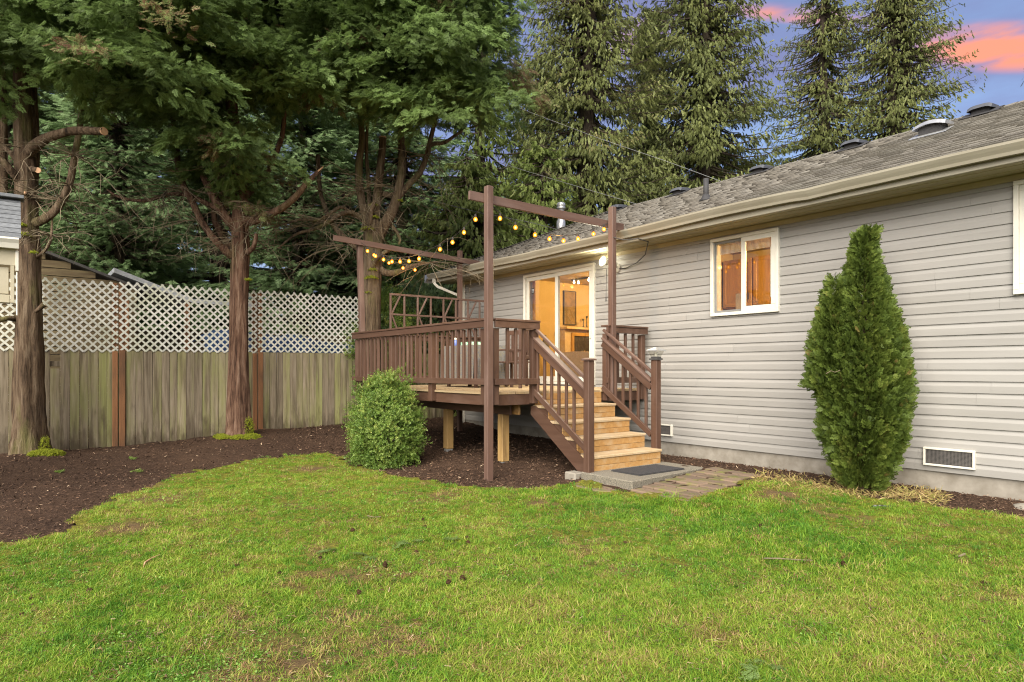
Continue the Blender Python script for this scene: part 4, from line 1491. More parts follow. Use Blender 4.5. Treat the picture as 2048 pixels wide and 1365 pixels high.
string_light('warm bulb string swagged from the left post up to the tallest front post',
             [(735, 500), (751, 510), (767, 517), (784, 521), (800, 521), (818, 520), (838, 515), (880, 496), (905, 482), (928, 462), (951, 436)], [(720, 484), (974, 402)], lambda a, b: on_y(a, b, 4.99))
string_light('warm bulb string hanging under the left crossbeam towards the back post',
             [(748, 508), (778, 524), (806, 534), (830, 538)], [(722, 486), (920, 517)], lambda a, b: on_x(a, b, -11.13))
string_light('warm bulb string hanging under the right crossbeam in front of the roof',
             [(1000, 434), (1031, 452), (1070, 467), (1099, 475), (1127, 479), (1156, 475), (1187, 465), (1208, 456)], [(984, 412), (1219, 446)], lambda a, b: on_x(a, b, -6.97))

hk = thing('hanging_hook', 'small black hook hanging on a cord beside the right tall post', 'hook', (-6.98, 7.08, 1.0))
c0 = on_x(1213, 538, -6.99)
c1_ = on_x(1212, 596, -6.99)
MB().tube([c0, c1_], 0.004, 5).build('cord', M_wire, hk)
MB().tube([c1_ + Vector((0.05, -0.05, -0.05)), c1_ + Vector((0.02, -0.02, -0.02)), c1_, c1_ + Vector((0.0, 0, -0.03)), c1_ + Vector((-0.04, 0.04, -0.045))], 0.009, 6).build('hook', M_iron, hk)
cw = MB().tube([Vector((-6.88, 7.12, 1.98)), Vector((-6.75, 7.2, 1.93)), Vector((-6.60, 7.35, 1.94)), Vector((-6.62, 7.6, 1.93)), Vector((-6.9, 7.85, 1.80)), Vector((-7.2, 7.98, 1.72)), Vector((-7.45, 8.0, 1.67)), Vector((-7.62, 8.0, 1.68))], 0.008, 6).build('power_cord', M_wire)
tag(cw, 'black power cord running from the right tall post to the security lamp', 'cord')

# overhead cables
for lab, pp in (('grey overhead cable crossing the cedars high above the deck and ending behind the roof', [(905, 165, 17), (1060, 225, 17.5), (1200, 278, 17.6), (1330, 322, 17.2), (1450, 366, 16.0)]),
                ('grey overhead cable passing just above the tallest deck post to the roof', [(840, 262, 17), (930, 303, 17), (1050, 342, 17), (1170, 378, 16.6), (1285, 412, 15.4)]),
                ('grey overhead cable dipping low behind the tallest deck post to the silver flue', [(700, 352, 17), (810, 388, 17), (960, 426, 16.5), (1060, 445, 15.8), (1125, 462, 14.9)])):
    o = MB().tube([at(*q) for q in pp], 0.006, 6).build('overhead_cable', M_wiregrey)
    tag(o, lab, 'cable', 'overhead cables')

# ------------------------------------------------------------------ things on the deck, the pad, the pavers
M_cloth = mat('woven_grey_cloth', (0.0975, 0.0938, 0.109), (0.158, 0.135, 0.0825), stretch=(1, 1, 3), scale=26, rough=0.9, var=0)
pt = thing('patio_table', 'low patio table hung with a woven grey cloth behind the front railing', 'table', (-9.35, 6.25, DZ))
MB().box(-9.85, -8.85, 5.95, 6.55, 0.37, 0.40).build('table_top', M_brownx, pt)
cl = MB()
for (x0, y0, x1, y1) in ((-9.87, 5.93, -8.83, 5.93), (-8.83, 5.93, -8.83, 6.57), (-8.83, 6.57, -9.87, 6.57), (-9.87, 6.57, -9.87, 5.93)):
    L0 = Vector((x0, y0, 0))
    L1 = Vector((x1, y1, 0))
    nn = Vector(((y1 - y0), -(x1 - x0), 0)).normalized()
    k = 14
    for i in range(k):
        pp = []
        for u in (i / k, (i + 1) / k):
            b = L0.lerp(L1, u)
            w = 0.02 + 0.022 * math.sin(u * 22)
            pp.append((b + Vector((0, 0, 0.408)), b + nn * w + Vector((0, 0, -0.20 + 0.02 * math.sin(u * 9)))))
        cl.poly([pp[0][0], pp[1][0], pp[1][1], pp[0][1]], [(0, 1, 2, 3)])
cl.poly([(-9.87, 5.93, 0.408), (-8.83, 5.93, 0.408), (-8.83, 6.57, 0.408), (-9.87, 6.57, 0.408)], [(0, 1, 2, 3)])
tag(cl.build('tablecloth', M_cloth), 'grey woven cloth with yellow flecks draped over the deck table', 'tablecloth')
for dx in (-0.42, 0.42):
    for dy in (-0.22, 0.22):
        MB().box(-9.35 + dx - 0.025, -9.35 + dx + 0.025, 6.25 + dy - 0.025, 6.25 + dy + 0.025, DZ, 0.369).build('leg', M_brown, pt)
tin = MB().box(-9.5, -9.12, 6.1, 6.35, 0.4095, 0.47).build('game_box', mat('green_card', (0.10, 0.30, 0.17), (0.5, 0.5, 0.42), scale=30, var=0, lo=0.45, hi=0.55), None, bevel=0.004)
tag(tin, 'flat green and white patterned box lying on the covered deck table', 'box')
jr = thing('blue_jar', 'small blue and white jar at the left end of the deck table', 'jar', (-9.75, 6.15, 0.4095))
MB().lathe((-9.75, 6.15, 0.4095), [(0.04, 0), (0.05, 0.02), (0.05, 0.09), (0.035, 0.11)], 12).build('body', mat('blue_glaze', (0.12, 0.17, 0.42), rough=0.3, var=0), jr, smooth=True)
MB().lathe((-9.75, 6.15, 0.52), [(0.04, 0), (0.04, 0.02), (0.015, 0.04)], 12).build('lid', M_white, jr, smooth=True)


def chair(loc, rz, label):
    t = thing('patio_chair', label, 'chair', loc, 'brown slatted patio chairs')
    R = Matrix.Rotation(rz, 4, 'Z')
    L0 = Vector(loc)

    def b(nm, c, s):
        return block(nm, M_brown, L0 + R @ Vector(c), s, t, R)
    for k in range(5):
        b('seat_slat', (-0.2 + 0.1 * k, 0, 0.42), (0.088, 0.5, 0.022))
    for k in range(5):
        b('back_slat', (-0.2 + 0.1 * k, 0.25, 0.70), (0.06, 0.022, 0.5))
    b('top_rail', (0, 0.25, 0.97), (0.56, 0.035, 0.08))
    b('back_rail', (0, 0.265, 0.50), (0.5, 0.02, 0.06))
    for sx in (-0.26, 0.26):
        b('leg', (sx, -0.23, 0.30), (0.045, 0.045, 0.60))
        b('leg', (sx, 0.265, 0.48), (0.045, 0.045, 0.96))
        b('armrest', (sx, 0.0, 0.615), (0.07, 0.58, 0.026))
    return t


chair((-8.55, 6.55, DZ), math.radians(-70), 'brown slatted patio chair next to the tallest front post on the deck')
chair((-9.4, 7.0, DZ), math.radians(5), 'brown slatted patio chair facing us behind the covered deck table')

M_aggr = mat('exposed_aggregate', (0.19, 0.165, 0.12), (0.075, 0.066, 0.05), scale=70, rough=0.95, bump=0.6, bdist=0.006, var=0.0, detail=4)
pad = MB()
pad.poly([(-5.97, 5.60, -1.268), (-5.10, 5.58, -1.268), (-5.27, 7.14, -1.268), (-5.97, 7.14, -1.268), (-5.97, 5.60, -1.42), (-5.10, 5.58, -1.42), (-5.27, 7.14, -1.42), (-5.97, 7.14, -1.42)],
         [(0, 1, 2, 3), (7, 6, 5, 4), (0, 4, 5, 1), (1, 5, 6, 2), (2, 6, 7, 3), (3, 7, 4, 0)])
tag(pad.build('landing_slab', M_aggr, None, bevel=0.012), 'pebbly concrete landing slab at the foot of the stairs', 'slab', kind=None)
cb = MB().box(-6.22, -6.02, 5.55, 5.72, -1.42, -1.29).build('concrete_block', M_conc, None, bevel=0.015)
tag(cb, 'small pale concrete block beside the near stair post', 'concrete block')

mt = thing('door_mat', 'dark ribbed doormat lying on the landing slab', 'doormat', (-5.53, 6.35, -1.267))
MB().box(-5.77, -5.30, 5.93, 6.78, -1.2675, -1.256).build('backing', M_black, mt, bevel=0.003)
for k in range(22):
    blk('rib', M_black, -5.765 + 0.0, -5.305, 5.945 + k * 0.038, 5.967 + k * 0.038, -1.2558, -1.248, mt, 0.003)

M_paver = mat('mossy_paver', (0.125, 0.085, 0.055), (0.10, 0.10, 0.02), scale=6, rough=0.95, bump=0.6, bdist=0.012, var=0.22, kind='World', lo=0.47, hi=0.66, detail=9)
pv = empty('paver_path', (-4.7, 6.3, -1.36))
pv['kind'] = 'structure'
rows = [(5.50, 5.5), (5.72, 5.5), (5.94, 5.5), (6.16, 5.5), (6.38, 5.5), (6.60, 5.5), (6.82, 5.5), (7.04, 5.5)]
for r, (y, _) in enumerate(rows):
    x = -5.09 - 0.09 * (y - 5.58) + 0.012 + (0.0 if r % 2 else -0.0)
    xe = -4.27 - 0.16 * (y - 5.5)
    w = 0.33
    first = True
    while x < xe - 0.05:
        ww = min(0.165 if (first and r % 2) else w, xe - x)
        zc_ = gz(x + ww / 2, y + 0.1) + random.uniform(0.004, 0.014)
        block('paver', M_paver, (x + ww / 2, y + 0.11, zc_ - 0.02), (round(ww - 0.008, 2), 0.208, 0.06), pv, Matrix.Rotation(random.uniform(-0.02, 0.02), 4, 'Z') @ Matrix.Rotation(random.uniform(-0.03, 0.03), 4, 'X'), 0.012)
        x += ww
        first = False
ss = MB().lathe((-5.52, 5.43, -1.425), [(0.30, 0.0), (0.30, 0.035), (0.28, 0.05)], 16)
ss.v = [((x + 5.52) * 1.15 - 5.52, (y - 5.43) * 0.55 + 5.43, z) for x, y, z in ss.v]
tag(ss.build('stepping_stone', M_paver, None), 'flat brown stepping stone half sunk in front of the landing slab', 'stone')

# ------------------------------------------------------------------ fence with lattice
fence = thing('wood_fence', 'weathered green stained plank fence topped with white lattice', 'fence', (FX, 3, -1.3))
y = -1.6
k = 0
PZ = 0.345                                    # top of the planks
post_ys = []
for px in (-90, 237, 515):
    a = (px - HX) / F
    post_ys.append(FX / (CX * a - CY) * (CY * a + CX))
post_ys += [6.05]
while y < 8.2:
    w = random.uniform(0.128, 0.148)
    zb = gz(FX, y + w / 2) - 0.02 + random.uniform(-0.015, 0.02)
    zt = PZ + 0.015 * (y - 3) / 3 + random.uniform(-0.004, 0.004)
    if abs(y + w / 2 - 0.60) < 0.07:
        zt = 0.02                             # the short board by the left tree
    mbk = block('plank', M_fence, (FX + random.uniform(-0.004, 0.004), y + w / 2, (zb + zt) / 2), (0.018, w - 0.005, zt - zb), fence,
                Matrix.Rotation(random.uniform(-0.006, 0.006), 4, 'X') @ Matrix.Rotation(random.uniform(-0.03, 0.03), 4, 'Z'), 0.003)
    y += w
for yp in post_ys:
    for dy, ww in ((-0.055, 0.085), (0.052, 0.095)):
        zb = gz(FX, yp) - 0.04
        top = 1.52 + 0.02 * yp if dy < 0 else 1.50 + 0.02 * yp
        top = 1.53
        blk('post', M_cedar, FX + 0.012, FX + 0.045, yp + dy - ww / 2, yp + dy + ww / 2, zb, PZ if dy > 0 else PZ - 0.02, fence, 0.006)
        blk('post', M_cedar, FX - 0.045, FX - 0.012, yp + dy - ww / 2, yp + dy + ww / 2, PZ - 0.3, top, fence, 0.006)
for z in (-0.9, 0.1):
    blk('back_rail', M_fence, FX - 0.06, FX - 0.02, -1.6, 8.2, z - 0.045, z + 0.045, fence)
LZ0, LH, PITCH, SW = 0.325, 1.225, 0.134, 0.0315
ltops = 0
for pi_, (ya, yb) in enumerate([(post_ys[0] - 2.4, post_ys[0]), *zip(post_ys, post_ys[1:])]):
    pan = empty('lattice_panel', (FX, ya, LZ0), fence)
    z0 = LZ0 + 0.01 * (ya - 1)
    ya2, yb2 = ya + 0.012, yb - 0.012
    for d, xo in ((1, 0.016), (-1, 0.025)):
        c = ya2 - LH - 1 if d > 0 else ya2 - 1
        cs_ = []
        kk = math.floor((ya2 - LH) / PITCH) * PITCH if d > 0 else math.floor(ya2 / PITCH) * PITCH
        while kk < (yb2 if d > 0 else yb2 + LH):
            cs_.append(kk)
            kk += PITCH
        for c in cs_:
            # along the strip: y = c + d*t, z = z0 + t
            if d > 0:
                t0, t1 = max(0, ya2 - c), min(LH, yb2 - c)
            else:
                t0, t1 = max(0, c - yb2), min(LH, c - ya2)
            if t1 - t0 < 0.05:
                continue
            p = Vector((FX + xo + (0.03 if False else 0), c + d * t0, z0 + t0))
            q = Vector((FX + xo, c + d * t1, z0 + t1))
            beam('slat', M_lattice, p, q, 0.008, SW, pan, up=(0, -d, 1), bevel=0)

# ------------------------------------------------------------------ sheds and neighbours beyond the fence
M_shiplap = mat('weathered_shiplap', (0.166, 0.126, 0.0612), (0.0936, 0.0648, 0.0324), stretch=(1, 1, 9), scale=2.5, rough=0.85, bump=0.2, var=0.12)
M_tin = mat('pale_tin_roof', (0.385, 0.392, 0.385), (0.294, 0.301, 0.294), scale=5, rough=0.5, var=0.0)
shed = thing('neighbour_shed', 'brown boarded gable shed showing above the fence by the left tree', 'shed', (FX - 1.5, 1.5, -1.4))
ga = [at(60, 505, 13.2), at(222, 562, 13.6)]
SXX = FX - 1.35
def on_sx(px, py, x=SXX):
    return on_x(px, py, x)
apex = on_sx(70, 503)
low = on_sx(232, 566)
slope = (apex.z - low.z) / (low.y - apex.y)
yl = low.y + 0.35
zz = -1.45
while zz < apex.z - 0.05:
    z1 = zz + 0.145
    half = min(2.6, (apex.z - (zz + 0.07)) / slope)
    yr_ = min(apex.y + half, yl)
    yl_ = max(apex.y - half, apex.y - (yl - apex.y))
    if yr_ - yl_ > 0.1:
        blk('siding_board', M_shiplap, SXX - 0.02 , SXX + 0.004, yl_, yr_, zz, z1 - 0.012, shed, 0.004)
    zz = z1
MB().box(SXX - 0.05, SXX - 0.03, apex.y - 1.9, yl - 0.02, -1.45, low.z - 0.1).build('wall', M_core, shed)
rf = MB()
for s in (1, -1):
    e = apex.y + s * (yl - apex.y + 0.25)
    ez = apex.z + 0.03 - slope * (yl - apex.y + 0.25)
    rf.poly([(SXX + 0.12, apex.y, apex.z + 0.03), (SXX + 0.12, e, ez), (SXX - 3, e, ez), (SXX - 3, apex.y, apex.z + 0.03),
             (SXX + 0.12, apex.y, apex.z + 0.08), (SXX + 0.12, e, ez + 0.05), (SXX - 3, e, ez + 0.05), (SXX - 3, apex.y, apex.z + 0.08)],
            [(0, 1, 2, 3), (4, 7, 6, 5), (0, 4, 5, 1), (1, 5, 6, 2), (2, 6, 7, 3), (3, 7, 4, 0)])
rf.build('roof', M_roofbase, shed)

lean = thing('neighbour_carport', 'pale sheet metal roof sloping down behind the lattice between the two left trees', 'carport', (FX - 2.4, 3.4, -1.4))
xa = FX - 1.2
p0, p1 = on_x(228, 545, xa), on_x(385, 606, xa)
mb = MB()
mb.poly([p0, p1, p1 + Vector((-2.6, 0, 0.0)), p0 + Vector((-2.6, 0, 0.0)), p0 + Vector((0, 0, 0.09)), p1 + Vector((0, 0, 0.09)), p1 + Vector((-2.6, 0, 0.09)), p0 + Vector((-2.6, 0, 0.09))],
        [(3, 2, 1, 0), (4, 5, 6, 7), (0, 1, 5, 4), (1, 2, 6, 5), (2, 3, 7, 6), (3, 0, 4, 7)])
mb.build('roof', M_tin, lean)
p2 = on_x(520, 612, xa)
mb = MB()
mb.bar(p1 + Vector((0, 0, 0.04)), p2, 0.05, 0.08)
mb.build('beam', M_tin, lean)
for yy in (p0.y + 0.2, p1.y - 0.1, p2.y):
    MB().box(xa - 0.05, xa + 0.04, yy - 0.045, yy + 0.045, -1.4, min(p0.z - 0.1, p1.z)).build('post', M_cedar, lean)
zz = -1.4
while zz < 0.85:
    blk('wall_board', M_shiplap, xa - 2.4, xa - 2.38, p0.y, 7.4, zz, zz + 0.17, lean)
    zz += 0.18

# blue tarpaulin over a stack behind the lattice
M_tarp = mat('blue_tarpaulin', (0.028, 0.055, 0.12), (0.04, 0.08, 0.165), scale=3, rough=0.45, bump=0.5, bdist=0.05, var=0)
tv = []
nx_, ny_ = 10, 40
for i in range(nx_):
    for j in range(ny_):
        u, v = i / (nx_ - 1), j / (ny_ - 1)
        yy = 3.0 + 4.6 * v
        xx = FX - 0.55 - 1.3 * u
        top = 0.64 + 0.1 * math.sin(v * 7) + 0.05 * math.sin(v * 17)
        zt = top * (1 if u > 0.15 else 1) - (0.55 if u == 0 else 0.08 * math.sin(u * 9 + v * 3) * 1)
        tv.append((xx, yy, zt + 0.03 * math.sin(v * 40 + i)))
tarp = MB().poly(tv, [(i * ny_ + j, (i + 1) * ny_ + j, (i + 1) * ny_ + j + 1, i * ny_ + j + 1) for i in range(nx_ - 1) for j in range(ny_ - 1)])
tag(tarp.build('tarpaulin', M_tarp, None, smooth=True), 'blue tarpaulin draped over a stack behind the lattice fence', 'tarpaulin')
stk = thing('lumber_stack', 'dark stack of old boards under the blue tarpaulin behind the fence', 'lumber', (FX - 1.2, 5.3, -1.3))
for k in range(9):
    blk('board', M_shiplap, FX - 1.75, FX - 0.7, 3.1, 7.4, -1.35 + k * 0.19, -1.18 + k * 0.19, stk)

# pale house beyond the deck
M_paleside = mat('cream_siding', (0.528, 0.48, 0.376), (0.48, 0.432, 0.336), scale=2, rough=0.7, var=0.03)
nh = thing('neighbour_house', 'cream sided house glimpsed through the trellis beyond the deck', 'house', (-19, 13, -1.3))
q0 = at(838, 640, 19.5)
zz = -1.5
while zz < 1.62:
    blk('siding_board', M_paleside, -21.0, -13.4, q0.y - 0.02, q0.y + 0.01, zz, zz + 0.185, nh, 0.006)
    zz += 0.195
MB().box(-20.95, -13.45, q0.y + 0.02, q0.y + 4, -1.5, 1.6).build('wall', M_core, nh)
blk('corner_trim', M_white, -13.42, -13.32, q0.y - 0.03, q0.y + 0.06, -1.5, 1.62, nh)
MB().extrude_x([(q0.y - 0.4, 1.62), (q0.y + 2, 2.2), (q0.y + 4.4, 1.62), (q0.y + 4.4, 1.55), (q0.y - 0.4, 1.55)], -21.4, -13.0).build('roof', M_roofbase, nh)

# the open shed whose eave reaches in at the left edge
M_slate = mat('grey_shed_shingle', (0.136, 0.14, 0.14), (0.088, 0.092, 0.0944), scale=22, rough=0.9, bump=0.4, bdist=0.004, var=0.15)
M_cream = mat('cream_shed_paint', (0.37, 0.326, 0.229), (0.318, 0.277, 0.185), scale=3, rough=0.6, var=0.04)
es = thing('open_shed', 'open shed with a grey shingle roof and white gutter cut off by the left edge', 'shed', (-9.7, -0.6, -1.4))
SE = 0.055
exx, ezz, rx_, rz_ = -9.25, 1.47, -10.25, 2.12
dl = Vector((rx_ - exx, 0, rz_ - ezz))
for k in range(9):
    u0, u1 = k / 9, min(1, (k + 1.35) / 9)
    c0_, c1__ = Vector((exx, 0, ezz)) + dl * u0, Vector((exx, 0, ezz)) + dl * u1
    yb_ = SE
    j = 0
    while yb_ > -2.6:
        w = [0.22, 0.33, 0.28][(j + k) % 3]
        up = Vector((0.545, 0, 0.838))
        mb = MB()
        a, b, c_, d_ = c0_ + up * 0.006, c0_ + up * 0.022, c1__ + up * 0.012, c1__ + up * 0.002
        mb.poly([(p.x, yy, p.z) for yy in (yb_, yb_ - w + 0.005) for p in (a, b, c_, d_)], [(0, 1, 2, 3), (7, 6, 5, 4), (0, 4, 5, 1), (1, 5, 6, 2), (2, 6, 7, 3), (3, 7, 4, 0)])
        mb.build('shingle', M_slate, es)
        yb_ -= w
        j += 1
blk('ridge_cap', M_slate, rx_ - 0.12, rx_ + 0.14, -2.6, SE + 0.035, rz_ + 0.0, rz_ + 0.04, es)
mb = MB().poly([(exx, SE - 0.02, ezz), (rx_, SE - 0.02, rz_), (rx_, SE - 0.02, rz_ - 0.1), (exx, SE - 0.02, ezz - 0.1), (exx, -2.6, ezz), (rx_, -2.6, rz_), (rx_, -2.6, rz_ - 0.1), (exx, -2.6, ezz - 0.1)],
               [(0, 1, 2, 3), (7, 6, 5, 4), (0, 4, 5, 1), (1, 5, 6, 2), (2, 6, 7, 3), (3, 7, 4, 0)])
mb.build('roof_deck', M_shiplap, es)
gp = MB()
gprof = [(0, 0), (0.11, 0.0), (0.115, -0.02), (0.09, -0.06), (0.075, -0.115), (0.0, -0.115)]
m_ = len(gprof)
gp.v = [(exx + 0.005 + x, yy, ezz + 0.0 + z) for yy in (SE - 0.02, -2.6) for x, z in gprof]
gp.f = [tuple(range(m_)), tuple(range(2 * m_ - 1, m_ - 1, -1))] + [(i, m_ + i, m_ + (i + 1) % m_, (i + 1) % m_) for i in range(m_)]
sgut = gp.build('gutter', M_white, es)
blk('fascia', M_cream, exx - 0.02, exx + 0.004, -2.6, SE - 0.04, ezz - 0.30, ezz - 0.1, es)
blk('header_beam', M_cream, exx - 0.16, exx - 0.03, -2.6, SE - 0.11, ezz - 0.62, ezz - 0.32, es)
blk('sill_beam', M_cream, exx - 0.15, exx - 0.0, -2.6, SE - 0.10, ezz - 0.72, ezz - 0.63, es)
blk('end_board', M_cream, exx - 0.10, exx + 0.002, SE - 0.095, SE - 0.06, ezz - 0.72, ezz - 0.12, es)
blk('drip_edge', M_white, exx - 0.02, exx + 0.03, SE - 0.05, SE - 0.02, ezz - 0.36, ezz - 0.13, es)
blk('drip_edge', M_white, exx + 0.0, exx + 0.02, SE - 0.045, SE - 0.03, ezz - 0.86, ezz - 0.37, es)
blk('post', M_cream, exx - 0.15, exx - 0.04, -2.2, -2.08, -1.45, ezz - 0.73, es)
blk('post', M_cream, rx_ - 0.05, rx_ + 0.05, -2.2, -2.08, -1.45, rz_ - 0.1, es)
blk('post', M_cream, rx_ - 0.05, rx_ + 0.05, -0.9, -0.78, -1.45, rz_ - 0.1, es)

# ------------------------------------------------------------------ foliage tools
def kite(V, T, p, q, w, n=(0, 0, 1)):
    p, q, n = np.array(p, float), np.array(q, float), np.array(n, float)
    d = q - p
    s = np.cross(d, n)
    s = s / (np.linalg.norm(s) + 1e-9) * w / 2
    b = len(V)
    m = p + d * 0.42
    V += [p, m + s, q, m - s]
    T += [(b, b + 1, b + 2), (b, b + 2, b + 3)]


def frond(seed, nside=9, ang=46, ln=0.44, w=0.046, droop=0.16, sub=True):
    """flat spray of a cypress: an axis with alternating branchlets, each with a side twig"""
    r = np.random.default_rng(seed)
    V, T = [], []

    def P(x, y, z=0.0):
        return (x, y, z - droop * y * y - 0.15 * abs(x) ** 1.5)
    kite(V, T, P(0, 0), P(0, 1.0), 0.035)
    for i in range(nside):
        t = 0.10 + 0.82 * i / nside
        for s in (-1, 1):
            tt = t + (0.05 if s > 0 else 0) + r.uniform(-0.02, 0.02)
            l = ln * (1 - 0.72 * tt) * r.uniform(0.75, 1.2)
            a = math.radians(ang + r.uniform(-9, 9))
            x1, y1 = s * l * math.sin(a), tt + l * math.cos(a)
            z1 = r.uniform(-0.05, 0.05)
            kite(V, T, P(0, tt), P(x1, y1, z1), w)
            if sub and l > 0.16:
                for u in (0.28, 0.5, 0.72):
                    xm, ym = x1 * u, tt + (y1 - tt) * u
                    l2 = l * 0.42 * r.uniform(0.7, 1.2)
                    kite(V, T, P(xm, ym, z1 * u), P(xm + s * l2 * 0.25, ym + l2, z1 + r.uniform(-0.04, 0.04)), w * 0.8)
                    kite(V, T, P(xm, ym, z1 * u), P(xm + s * l2 * 0.95, ym + l2 * 0.1, z1 + r.uniform(-0.06, 0.02)), w * 0.7)
    return np.array(V), np.array(T)


def hanger(seed, n=11, w=0.085):
    """drooping spray of a western red cedar: hangs along +Y of its own frame"""
    r = np.random.default_rng(seed)
    V, T = [], []
    kite(V, T, (0, 0, 0), (0, 1, 0), 0.06)
    for i in range(n):
        t = 0.05 + 0.75 * i / n
        for s in (-1, 1):
            l = (0.44 - 0.24 * t) * r.uniform(0.7, 1.25)
            kite(V, T, (0, t, 0), (s * l * r.uniform(0.12, 0.38), t + l, r.uniform(-0.14, 0.14)), w * r.uniform(0.7, 1.3))
    return np.array(V), np.array(T)


def needle_spray(seed, n=13):
    """fir bough tip: a bristly flat spray"""
    r = np.random.default_rng(seed)
    V, T = [], []
    kite(V, T, (0, 0, 0), (0, 1, -0.1), 0.06)
    for i in range(n):
        t = 0.05 + 0.85 * i / n
        for s in (-1, 1):
            l = 0.34 * (1.1 - t) * r.uniform(0.8, 1.2)
            kite(V, T, (0, t, -0.1 * t), (s * l * 0.8, t + l * 0.55, -0.1 * t - r.uniform(0.0, 0.14)), 0.062)
    return np.array(V), np.array(T)


def leafclump(seed, n=10):
    r = np.random.default_rng(seed)
    V, T = [], []
    for i in range(n):
        t = i / n
        a = i * 2.4
        p = (0.10 * math.cos(a) * 0.3, t, 0.10 * math.sin(a) * 0.3)
        q = (0.34 * math.cos(a), t + 0.18 + r.uniform(-0.1, 0.1), 0.34 * math.sin(a))
        kite(V, T, p, q, 0.24, (r.uniform(-0.6, 0.6), 1, r.uniform(-0.6, 0.6)))
    return np.array(V), np.array(T)


def scatter(temps, P, Dv, Nv, S, tint, spread=0.10):
    """copies of the templates at points P, +Y along Dv, +Z near Nv, size S; returns vertices, triangles and tints"""
    P, Dv, Nv = np.asarray(P, float), np.asarray(Dv, float), np.asarray(Nv, float)
    S = np.asarray(S, float)
    y = Dv / (np.linalg.norm(Dv, axis=1, keepdims=True) + 1e-9)
    z = Nv - y * (Nv * y).sum(1, keepdims=True)
    z = z / (np.linalg.norm(z, axis=1, keepdims=True) + 1e-9)
    x = np.cross(y, z)
    which = rng.integers(0, len(temps), len(P))
    Vs, Ts, Ks = [], [], []
    off = 0
    for k, (tv_, tt_) in enumerate(temps):
        idx = np.where(which == k)[0]
        if not len(idx):
            continue
        R = np.stack([x[idx], y[idx], z[idx]], 1)
        W = (tv_[None] * S[idx][:, None, None]) @ R + P[idx][:, None]
        n = len(tv_)
        Vs.append(W.reshape(-1, 3))
        Ts.append((tt_[None] + (off + np.arange(len(idx)) * n)[:, None, None]).reshape(-1, 3))
        tk = np.repeat(tint[idx], n) + np.repeat(rng.uniform(-spread, spread, len(idx) * n // 4 + 1), 4)[:len(idx) * n]
        Ks.append(tk)
        off += len(idx) * n
    return np.concatenate(Vs), np.concatenate(Ts), np.clip(np.concatenate(Ks), 0, 0.999)


def quats(Dv, Nv):
    """rotations taking +Y to Dv and +Z near Nv, as w x y z"""
    y = Dv / (np.linalg.norm(Dv, axis=1, keepdims=True) + 1e-9)
    z = Nv - y * (Nv * y).sum(1, keepdims=True)
    z = z / (np.linalg.norm(z, axis=1, keepdims=True) + 1e-9)
    x = np.cross(y, z)
    m00, m10, m20 = x.T
    m01, m11, m21 = y.T
    m02, m12, m22 = z.T
    q = np.stack([1 + m00 + m11 + m22, 1 + m00 - m11 - m22, 1 - m00 + m11 - m22, 1 - m00 - m11 + m22], -1)
    q = np.sqrt(np.maximum(q, 0)) / 2
    q[:, 1] = np.copysign(q[:, 1], m21 - m12)
    q[:, 2] = np.copysign(q[:, 2], m02 - m20)
    q[:, 3] = np.copysign(q[:, 3], m10 - m01)
    # keep the signs right where w is nearly zero
    big = q[:, 0] < 1e-4
    for i in np.where(big)[0]:
        qq = Matrix(((m00[i], m01[i], m02[i]), (m10[i], m11[i], m12[i]), (m20[i], m21[i], m22[i]))).to_quaternion()
        q[i] = (qq.w, qq.x, qq.y, qq.z)
    return q


GROUPS = {}


def spray_group(temps, mat_, spread):
    key = (id(temps), mat_.name)
    if key in GROUPS:
        return GROUPS[key]
    ng = bpy.data.node_groups.new('sprays', 'GeometryNodeTree')
    ng.interface.new_socket('Geometry', in_out='INPUT', socket_type='NodeSocketGeometry')
    ng.interface.new_socket('Geometry', in_out='OUTPUT', socket_type='NodeSocketGeometry')
    N, L = ng.nodes, ng.links
    gi, go_ = N.new('NodeGroupInput'), N.new('NodeGroupOutput')
    join = N.new('GeometryNodeJoinGeometry')
    for tv_, tt_ in reversed(temps):
        me = bpy.data.meshes.new('spray')
        me.from_pydata([tuple(v) for v in tv_], [], [tuple(t) for t in tt_])
        a = me.attributes.new('tint', 'FLOAT', 'POINT')
        d = np.repeat(rng.uniform(-spread, spread, len(tv_) // 4 + 1), 4)[:len(tv_)]
        a.data.foreach_set('value', d.astype(np.float32))
        me.materials.append(mat_)
        ob = bpy.data.objects.new('spray', me)
        oi = N.new('GeometryNodeObjectInfo')
        oi.inputs['Object'].default_value = ob
        oi.inputs['As Instance'].default_value = False
        g2 = N.new('GeometryNodeGeometryToInstance')
        L.new(oi.outputs['Geometry'], g2.inputs[0])
        L.new(g2.outputs[0], join.inputs[0])
    iop = N.new('GeometryNodeInstanceOnPoints')
    iop.inputs['Pick Instance'].default_value = True
    L.new(gi.outputs[0], iop.inputs['Points'])
    L.new(join.outputs[0], iop.inputs['Instance'])
    for nm, dt, sock in (('which', 'INT', 'Instance Index'), ('turn', 'QUATERNION', 'Rotation'), ('size', 'FLOAT', 'Scale')):
        na = N.new('GeometryNodeInputNamedAttribute')
        na.data_type = dt
        na.inputs['Name'].default_value = nm
        L.new(na.outputs['Attribute'], iop.inputs[sock])
    L.new(iop.outputs[0], go_.inputs[0])
    GROUPS[key] = ng
    return ng


